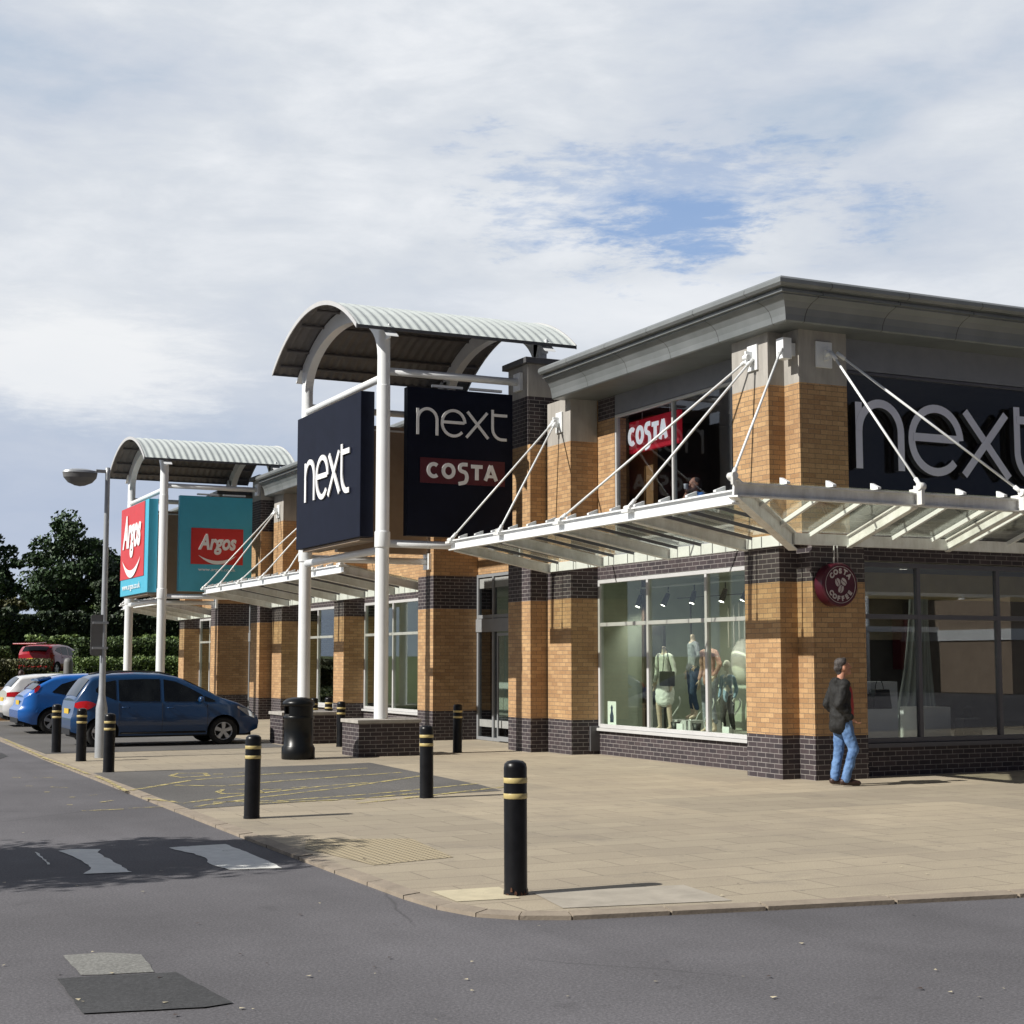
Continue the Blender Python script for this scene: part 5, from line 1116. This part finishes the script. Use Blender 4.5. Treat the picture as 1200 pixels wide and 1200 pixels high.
# ---- mannequins
def mannequin(label, loc, rz, top, legs, k=1., pose=0, skirt=False, skinm='mannequin_skin', headed=False):
    t = thing('mannequin', label, 'mannequin', loc, 'mannequins in the shop window', rz)
    b = MB(); V = lambda x, y, z: Vector((x*k, y*k, z*k)); hk = k if k > .8 else k*1.18
    limb(b, [V(0, 0, .95), V(0, 0, 1.15), V(0, 0, 1.36), V(0, 0, 1.45)], [.11*k, .09*k, .10*k, .05*k]); limb(b, [V(0, 0, 1.43), V(.01, 0, 1.53)], [.045*k, .042*k])
    if headed: head(b, V(.03, 0, 1.64), hk*.92)
    for s in (-1, 1):
        el = V(-.04, s*.22, 1.12) if not (pose == 1 and s == 1) else V(.02, .28, 1.18); wr = V(.03, s*.21, .90) if not (pose == 1 and s == 1) else V(.02, .15, .98)
        limb(b, [V(0, s*.05, 1.38), V(0, s*.16, 1.38), el, wr], [.045*k, .042*k, .034*k, .024*k]); hand(b, wr, (.15, 0, -1), (1, 0, 0), k, .25)
        kn = V(.06 if s == pose*2-1 else .0, s*.10, .50); an = V(.0 if s == pose*2-1 else -.03, s*.12, .09)
        limb(b, [V(0, s*.085, .92), kn, an], [.082*k, .052*k, .036*k]); capsule(b, an, an+V(.12, 0, -.05), .034*k, .028*k)
    fused('body', b, skinm, t, .012, 3)
    j = MB(); limb(j, [V(0, 0, .90), V(0, 0, 1.12), V(0, 0, 1.34)], [.122*k, .10*k, .108*k]); capsule(j, V(0, -.12, 1.38), V(0, .12, 1.38), .058*k, .058*k)
    for s in (-1, 1):
        el = V(-.04, s*.22, 1.12) if not (pose == 1 and s == 1) else V(.02, .28, 1.18); wr = V(.03, s*.21, .93) if not (pose == 1 and s == 1) else V(.02, .15, 1.0); limb(j, [V(0, s*.16, 1.37), el, wr], [.052*k, .043*k, .036*k])
    if skirt: limb(j, [V(0, 0, .92), V(0, -.03, .72), V(0, -.03, .60)], [.13*k, .15*k, .15*k]); limb(j, [V(0, 0, .92), V(0, .04, .72), V(0, .04, .60)], [.13*k, .15*k, .15*k])
    fused('top', j, top, t, .013, 3, fold=.012, seed=loc[1])
    if not skirt:
        g_ = MB()
        for s in (-1, 1):
            kn = V(.06 if s == pose*2-1 else .0, s*.10, .50); an = V(.0 if s == pose*2-1 else -.03, s*.12, .22); limb(g_, [V(0, s*.075, .90), kn, an], [.105*k, .068*k, .055*k])
        fused('trousers', g_, legs, t, .013, 3, fold=.006)
    m = MB(); m.lathe([(.001, 0), (.17, 0), (.17, .012), (.001, .014)], n=20); obj('base', m, 'chrome', t); return t
FZ = .46
mannequin('mannequin in a white dress with dark shoulder bag, left of the clothed pair', (14.72, 24.25, FZ), radians(195), 'cloth_white', 'cloth_white', 1.0, 0, True)
mannequin('mannequin in grey jacket and dark cropped jeans in the middle of the big window', (15.25, 24.1, FZ+.22), radians(170), 'cloth_grey', 'cloth_blue', 1.0, 1)
mannequin('mannequin in pink jumper and grey trousers right of the grey jacketed one', (14.95, 23.1, FZ), radians(190), 'cloth_pink', 'cloth_grey', 1.05, 1)
mannequin('child mannequin in pale denim jacket at the right of the big window', (14.6, 22.0, FZ), radians(200), 'cloth_denim', 'room_dark', .74, 0, False, 'mannequin_white', True)
mannequin('mannequin in dark patterned coat in the window left of the entrance', (14.7, 34.85, FZ), radians(185), 'seat_dark', 'cloth_blue', .86, 0)
t = thing('handbag', 'black square shoulder bag hanging from the mannequin in white', 'bag', (14.55, 23.88, 1.30)); m = MB(); m.box(-.07, .07, -.17, .17, 0, .27); obj('bag_body', m, 'bag_black', t, bevel=.02); m = MB(); m.tube([(0, -.15, .26), (.06, .1, .65), (.1, .25, .72)], .008, 6); m.tube([(0, .15, .26), (.06, .2, .5), (.1, .27, .72)], .008, 6); obj('strap', m, 'bag_black', t)
# risers, podiums and small props
def prop(name, label, cat, mb, mat, group=None): o = obj(name, mb, mat); tag(o, label, cat, group); return o
m = MB(); m.box(14.95, 15.6, 23.75, 24.5, .46, .68); prop('display_plinth', 'low grey plinth under the middle mannequin', 'plinth', m, 'frame_grey')
m = MB(); m.box(15.6, 16.45, 19.85, 20.3, .46, 1.42); prop('display_plinth', 'tall white podium behind the left pane of the right hand window', 'plinth', m, 'podium_white')
m = MB(); m.box(15.35, 16.05, 19.4, 19.75, .46, 1.0); prop('display_plinth', 'lower white podium in front of the tall one', 'plinth', m, 'podium_white')
m = MB(); m.box(16.95, 17.5, 19.8, 20.4, .46, 1.0); prop('display_plinth', 'grey podium behind the second pane of the right hand window', 'plinth', m, 'frame_grey')
for i, (x, y, z, k, lab) in enumerate(((15.52, 19.55, 1.0, 1.4, 'small dark handbag at the left on the low white podium'), (15.84, 19.55, 1.0, 1.8, 'larger dark blue handbag at the right on the low white podium'), (17.55, 19.45, .46, 2.2, 'black bag on the floor beside the grey podium'))):
    t = thing('handbag', lab, 'bag', (x, y, z), 'handbags in the right hand window'); m = MB(); m.prism([(-.1*k, 0), (.1*k, 0), (.075*k, .17*k), (-.075*k, .17*k)], lambda u, v, d: (u, d, v), -.05*k, .05*k); obj('bag_body', m, 'bag_black', t, bevel=.012); m = MB(); m.tube([(u, 0, v) for u, v in arc(0, .165*k, .045*k, .09*k, 0, 180, 10)], .007, 6); obj('handle', m, 'bag_black', t)
mannequin('mannequin torso figure with dark clothes behind the white podium', (16.2, 20.9, FZ), radians(215), 'room_dark', 'room_dark', 1.0, 0)
# big curved white rope/dress form sculptures
m = MB(); NU, NV = 60, 16; vs = []
for sd in (0, 1):
    for b_ in range(NV+1):
        v = b_/NV; z = .5+2.3*v; wd = .18+.34*(1-v)**1.6
        for a_ in range(NU+1):
            u = -1+2*a_/NU; vs.append((17.45+.12*v+u*wd, 20.5+.05*sin(u*22+v*2)+.12*u*u+sd*.012, z))
K = (NU+1)*(NV+1)
m.add(vs, [(sd*K+b_*(NU+1)+a_, sd*K+b_*(NU+1)+a_+1, sd*K+(b_+1)*(NU+1)+a_+1, sd*K+(b_+1)*(NU+1)+a_) for sd in (0, 1) for b_ in range(NV) for a_ in range(NU)], 0, True)
tag(obj('drape', m, 'drape_cloth'), 'tall pale pleated drape standing behind the second pane of the right hand window', 'drape')
m = MB()
for q in range(6): m.tube([(14.8+.3*(q % 3), 24.0-.37*q+.16*sin(a*.6), .48+.07*a) for a in range(10)], .014, 6)
tag(obj('rope_display', m, 'rope_white'), 'curling white ropes rising from the floor among the mannequins', 'display')
m = MB()
for q in range(5): m.tube([(15.9-.05*q, 23.2+.10*q, 2.9-.25*k-.04*q) for k in range(4)], .015, 6)
ellips(m, (15.9, 23.4, 1.75), (.22, .30, .42)); tag(obj('balloon_display', m, 'mannequin_white'), 'large pale oval form hung on strings at the right of the big window', 'display')
m = MB()
for y, h in ((25.2, 0), (22.7, .0), (22.2, .0), (21.5, .02)): pass
SP = [(14.85, 25.3, 'spotlight at the left of the track in the big window'), (14.85, 24.3, 'second spotlight from the left on the window track'), (14.85, 23.4, 'spotlight in the middle of the window track'), (14.85, 22.4, 'fourth spotlight, right of the middle one on the track'), (14.85, 21.7, 'rightmost spotlight on the window track')]
for x, y, lab in SP:
    t = thing('spotlight', 'black '+lab, 'spotlight', (x, y, 3.02), 'spotlights on the window track'); m = MB(); a = random.uniform(-.3, .3); m.tube([(0, 0, -.02), (-.03, a*.1, -.1), (-.09, a*.3, -.24)], [.04, .05, .055], 12); obj('lamp_head', m, 'black_plastic', t); m = MB(); m.tube([(0, 0, .0), (0, 0, .12)], .012, 6); obj('stem', m, 'black_plastic', t)
    lp = bpy.data.objects.new('bulb_light', bpy.data.lights.new('bulb_light', 'SPOT')); C.objects.link(lp); lp.parent = t; lp.location = (-.10, 0, -.27); lp.data.energy = 34; lp.data.spot_size = radians(150); lp.data.spot_blend = 1; lp.data.color = (1, .95, .84); lp.data.shadow_soft_size = .06
    lp.rotation_euler = Vector((.55, a, -1)).to_track_quat('-Z', 'Y').to_euler()
    m = MB(); m.tube([(-.088, a*.3, -.235), (-.091, a*.3, -.243)], .045, 12); obj('bulb', m, 'bulb', t)
m = MB(); m.box(14.83, 14.87, 20.6, 25.5, 3.12, 3.15); tag(obj('lighting_track', m, 'frame_grey'), 'thin grey lighting track across the top of the big window', 'light track')
for y, lab in ((23.4, 'small black pot between the white dressed and grey jacketed mannequins'), (22.7, 'small black pot below the pink jumper mannequin')):
    m = MB(); m.lathe([(.001, 0), (.05, 0), (.085, .22), (.075, .22), (.05, .05)], (0, 0, 0), 16); o = obj('plant_pot', m, 'black_plastic'); o.location = (14.42, y, FZ); tag(o, lab, 'pot', 'black pots on the display floor')
m = MB(); m.box(0, .02, -.10, .10, 0, .2); o = obj('price_card', m, 'letter_white'); o.location = (14.35, 23.15, FZ); tag(o, 'small white price card on the floor of the big window', 'card')
m = MB(); m.box(0, .02, -.10, .10, 0, .2); o = obj('price_card', m, 'letter_white'); o.location = (14.35, 21.7, FZ); tag(o, 'small white price card by the child mannequin', 'card')
for k, z in enumerate((.9, 1.35, 1.8)):
    m = MB(); m.box(14.32, 14.34, 52.3, 53.0+.1*k, z, z+.28); tag(obj('window_poster', m, 'argos_red' if k != 0 else 'letter_white'), ['white lower', 'red middle', 'red upper'][k]+' poster in the farthest shop window', 'poster')
m = MB(); m.box(14.9, 15.0, 39.6, 42.8, 2.62, 2.86); tag(obj('shop_banner', m, 'argos_red'), 'long red banner strip high inside the window right of the far tower', 'banner')

# ------------------------------------------------------------------ trees, hedges
def leaves(mb, centre, rad, n, size, shell=.55):
    for _ in range(n):
        d = Vector((random.gauss(0, 1), random.gauss(0, 1), random.gauss(0, 1))).normalized(); r = shell+(1-shell)*random.random()**.6
        p = Vector(centre)+Vector((d.x*rad[0], d.y*rad[1], d.z*rad[2]))*r; s = size*random.uniform(.6, 1.3)
        a = Vector((random.gauss(0, 1), random.gauss(0, 1), random.gauss(0, 1))).normalized(); b_ = a.orthogonal().normalized(); c_ = a.cross(b_)
        b0_ = len(mb.v); mb.v += [p-b_*s, p+c_*s*.55, p+b_*s, p-c_*s*.55]; mb.f.append([b0_, b0_+1, b0_+2, b0_+3]); mb.m.append(0); mb.sm.append(False)
def tree(name, label, loc, h, w_, mat, n=60, leaf=.16, per=170, trunk=.2, seed=1, asp=1., fork=.35):
    random.seed(seed); t = thing(name, label, 'tree', loc, 'trees beyond the car park'); m = MB(); c = MB()
    m.tube([(0, 0, -.3), (.05, 0, h*.2), (0, .05, h*.45), (.05, 0, h*.8)], [trunk, trunk*.75, trunk*.5, trunk*.15], 10)
    zc, rz_ = h*(1+fork)/2, h*(1-fork)/2
    for i in range(n):
        th = random.uniform(0, 2*pi); ph = math.acos(random.uniform(-1, 1)); r = random.uniform(.25, 1.)**.6
        px_, py_, pz = w_*r*sin(ph)*cos(th), w_*r*sin(ph)*sin(th)*asp, zc+rz_*r*cos(ph)
        if pz > zc: k = 1-.25*(pz-zc)/rz_; px_ *= k; py_ *= k
        cr = random.uniform(.16, .30)*w_; leaves(c, (px_, py_, pz), (cr*1.1, cr*1.1, cr*.8), per, leaf, .3)
        if i % 3 == 0: z0 = h*random.uniform(.2, .5); m.tube([(0, 0, z0), (px_*.5, py_*.5, (z0+pz)/2), (px_*.9, py_*.9, pz)], [trunk*.3, trunk*.16, .015], 5)
    obj('trunk', m, 'bark', t); obj('crown', c, mat, t); return t
TZ = lambda x, y: terrain_z(x, y)
tree('broadleaf_tree', 'large dark rounded tree behind the lamp post', (15.9, 95, TZ(16, 95)), 9.0, 2.95, 'leaf_dark', 95, .14, 190, .16, 3, fork=.16)
tree('broadleaf_tree', 'dark tree cut off by the left edge of the picture', (10.9, 92, TZ(11, 92)), 8.0, 1.9, 'leaf_dark', 70, .14, 190, .25, 5, fork=.08)
tree('broadleaf_tree', 'dark tree showing between the lamp post and the far tower', (19.6, 97, TZ(19, 97)), 7.4, 1.8, 'leaf_dark', 60, .14, 160, .22, 8, fork=.1)
tree('broadleaf_tree', 'small olive green tree between the two larger dark trees', (13.0, 98, TZ(13, 98)), 5.0, 1.5, 'leaf_olive', 34, .13, 130, .12, 11, fork=.1)
tree('broadleaf_tree', 'tree hidden behind the far tower columns', (18.0, 93, TZ(18, 93)), 5.2, 1.7, 'leaf_mid', 36, .13, 130, .15, 13, fork=.1)
# tree standing on the left of the road, outside the frame, that shades the crossing
tree('broadleaf_tree', 'street tree left of the road that throws the shade over the crossing', (-2.7, 14.2, -.04), 5.6, 2.25, 'leaf_mid', 100, .075, 190, .12, 21, asp=.66, fork=.34)
def hedge(label, x0, x1, y, depth, z0, z1, mat, n, leaf, amp=.25, seed=1, skew=0, cat='hedge', name='hedge'):
    random.seed(seed); t = thing(name, label, cat, (x0, y, z0)); c = MB(); k = MB(); N = 26
    topz = lambda x: z1+amp*(noise.noise(Vector((x*.7, seed, 0)))+.5*noise.noise(Vector((x*2.1, seed, 3))))
    for i in range(1, N-1):
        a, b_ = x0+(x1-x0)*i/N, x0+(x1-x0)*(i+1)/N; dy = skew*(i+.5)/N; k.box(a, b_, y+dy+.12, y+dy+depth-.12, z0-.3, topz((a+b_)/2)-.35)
    for _ in range(n):
        x = random.uniform(x0, x1); tz = topz(x); dy = skew*(x-x0)/(x1-x0); f = random.random(); 
        if f < .62: p = Vector((x, y+dy+random.uniform(-.06, .16), random.uniform(z0-.05, tz)))
        else: p = Vector((x, y+dy+random.uniform(0, depth), tz+random.uniform(-.16, .10)))
        p.y -= .12*noise.noise(Vector((p.x*1.7, p.z*1.9, seed))); s = leaf*random.uniform(.6, 1.3)
        a = Vector((random.gauss(0, 1), random.gauss(0, 1)-.5, random.gauss(0, 1)+.4)).normalized(); b_ = a.orthogonal().normalized(); c_ = a.cross(b_); q = len(c.v)
        c.v += [p-b_*s, p+c_*s*.6, p+b_*s, p-c_*s*.6]; c.f.append([q, q+1, q+2, q+3]); c.m.append(0); c.sm.append(False)
    obj('core', k, 'hedge_core', t, True); obj('foliage', c, mat, t, True); return t
hedge('tall dark hedge along the top of the bank under the trees', 8.5, 26, 86, 1.6, TZ(12, 86)-.1, 4.3, 'leaf_deep', 15000, .13, .5, 2)
hedge('taller dark shrubs behind the far tower columns', 16.5, 30, 90, 1.6, 1.8, 6.3, 'leaf_deep', 11000, .14, .5, 12, name='shrub_row', cat='shrubs')
hedge('mid green shrubs with bright tips below the tall dark hedge', 11.5, 24, 81, 1.2, TZ(12, 81)-.1, 2.9, 'leaf_hedge', 7000, .10, .45, 3, name='shrub_row', cat='shrubs')
hedge('dark clipped hedge left of the red car', 6.5, 10.4, 78.5, 1.2, TZ(8, 78)-.1, 2.35, 'leaf_mid', 4500, .08, .15, 4)
hedge('long low clipped hedge below the red car at the left', 5.0, 10.5, 66.5, 1.6, .1, 1.75, 'leaf_olive', 9000, .06, .12, 5)
hedge('sunlit low green hedge right of the red car', 11.7, 19, 68, 1.3, .2, 1.85, 'leaf_hedge', 9000, .06, .15, 6)
hedge('darker hedge behind the sunlit one at the end of the shops', 12.6, 20, 74, 1.4, .9, 2.75, 'leaf_mid', 7000, .08, .25, 7)
hedge('dark ground shrubs at the foot of the bank', 4.8, 18, 61.6, .9, -.05, .62, 'leaf_mid', 9000, .05, .2, 8, name='shrub_row', cat='shrubs')
# stump-like grey cabinet on the bank behind the lamp post
t = thing('utility_post', 'weathered grey post standing on the bank behind the lamp post', 'post', (11.05, 66, .4)); m = MB(); m.lathe([(.22, -.4), (.2, .2), (.19, 1.3), (.15, 1.45), (.001, 1.5)], n=12); obj('shaft', m, 'sign_back', t)
# ------------------------------------------------------------------ retail block across the car park (seen only as a reflection in the shop glass)
ob = thing('retail_building', 'pale retail block across the car park, mirrored in the south windows', 'building', (20, -34, 0))
m = MB(); m.box(-12, 70, -44, -34, -.06, 3.0, 1); m.box(-12, 70, -44.2, -33.8, 3.0, 5.6, 0); obj('wall', m, ['box_tan', 'room_dark'], ob, True)
m = MB()
for k in range(12): m.tube([(-8+7*k, -31, 0), (-8+7*k, -31, 5.4)], .22, 10)
m.box(-12, 70, -31.4, -30.7, 3.4, 3.7); m.box(-12, 70, -33.8, -31.0, 5.45, 5.65); obj('colonnade', m, 'white_steel', ob, True)
m = MB()
for bx in (14, 24, 34, 46, 60): m.box(bx, bx+3, -34, -25, 0, 2.9, 0); m.box(bx-.1, bx+3.1, -34, -24.9, 2.9, 3.5, 1); m.box(bx, bx+3, -34, -25, 3.5, 5.2, 0)
obj('projecting_bay', m, ['tan_cladding', 'white_steel'], ob, True)
m = MB(); m.box(-2, 9, -33.78, -33.7, 3.9, 5.1); m.box(26, 38, -33.78, -33.7, 3.9, 5.1); obj('fascia', m, 'argos_red', ob, True)
S.render.film_transparent = False
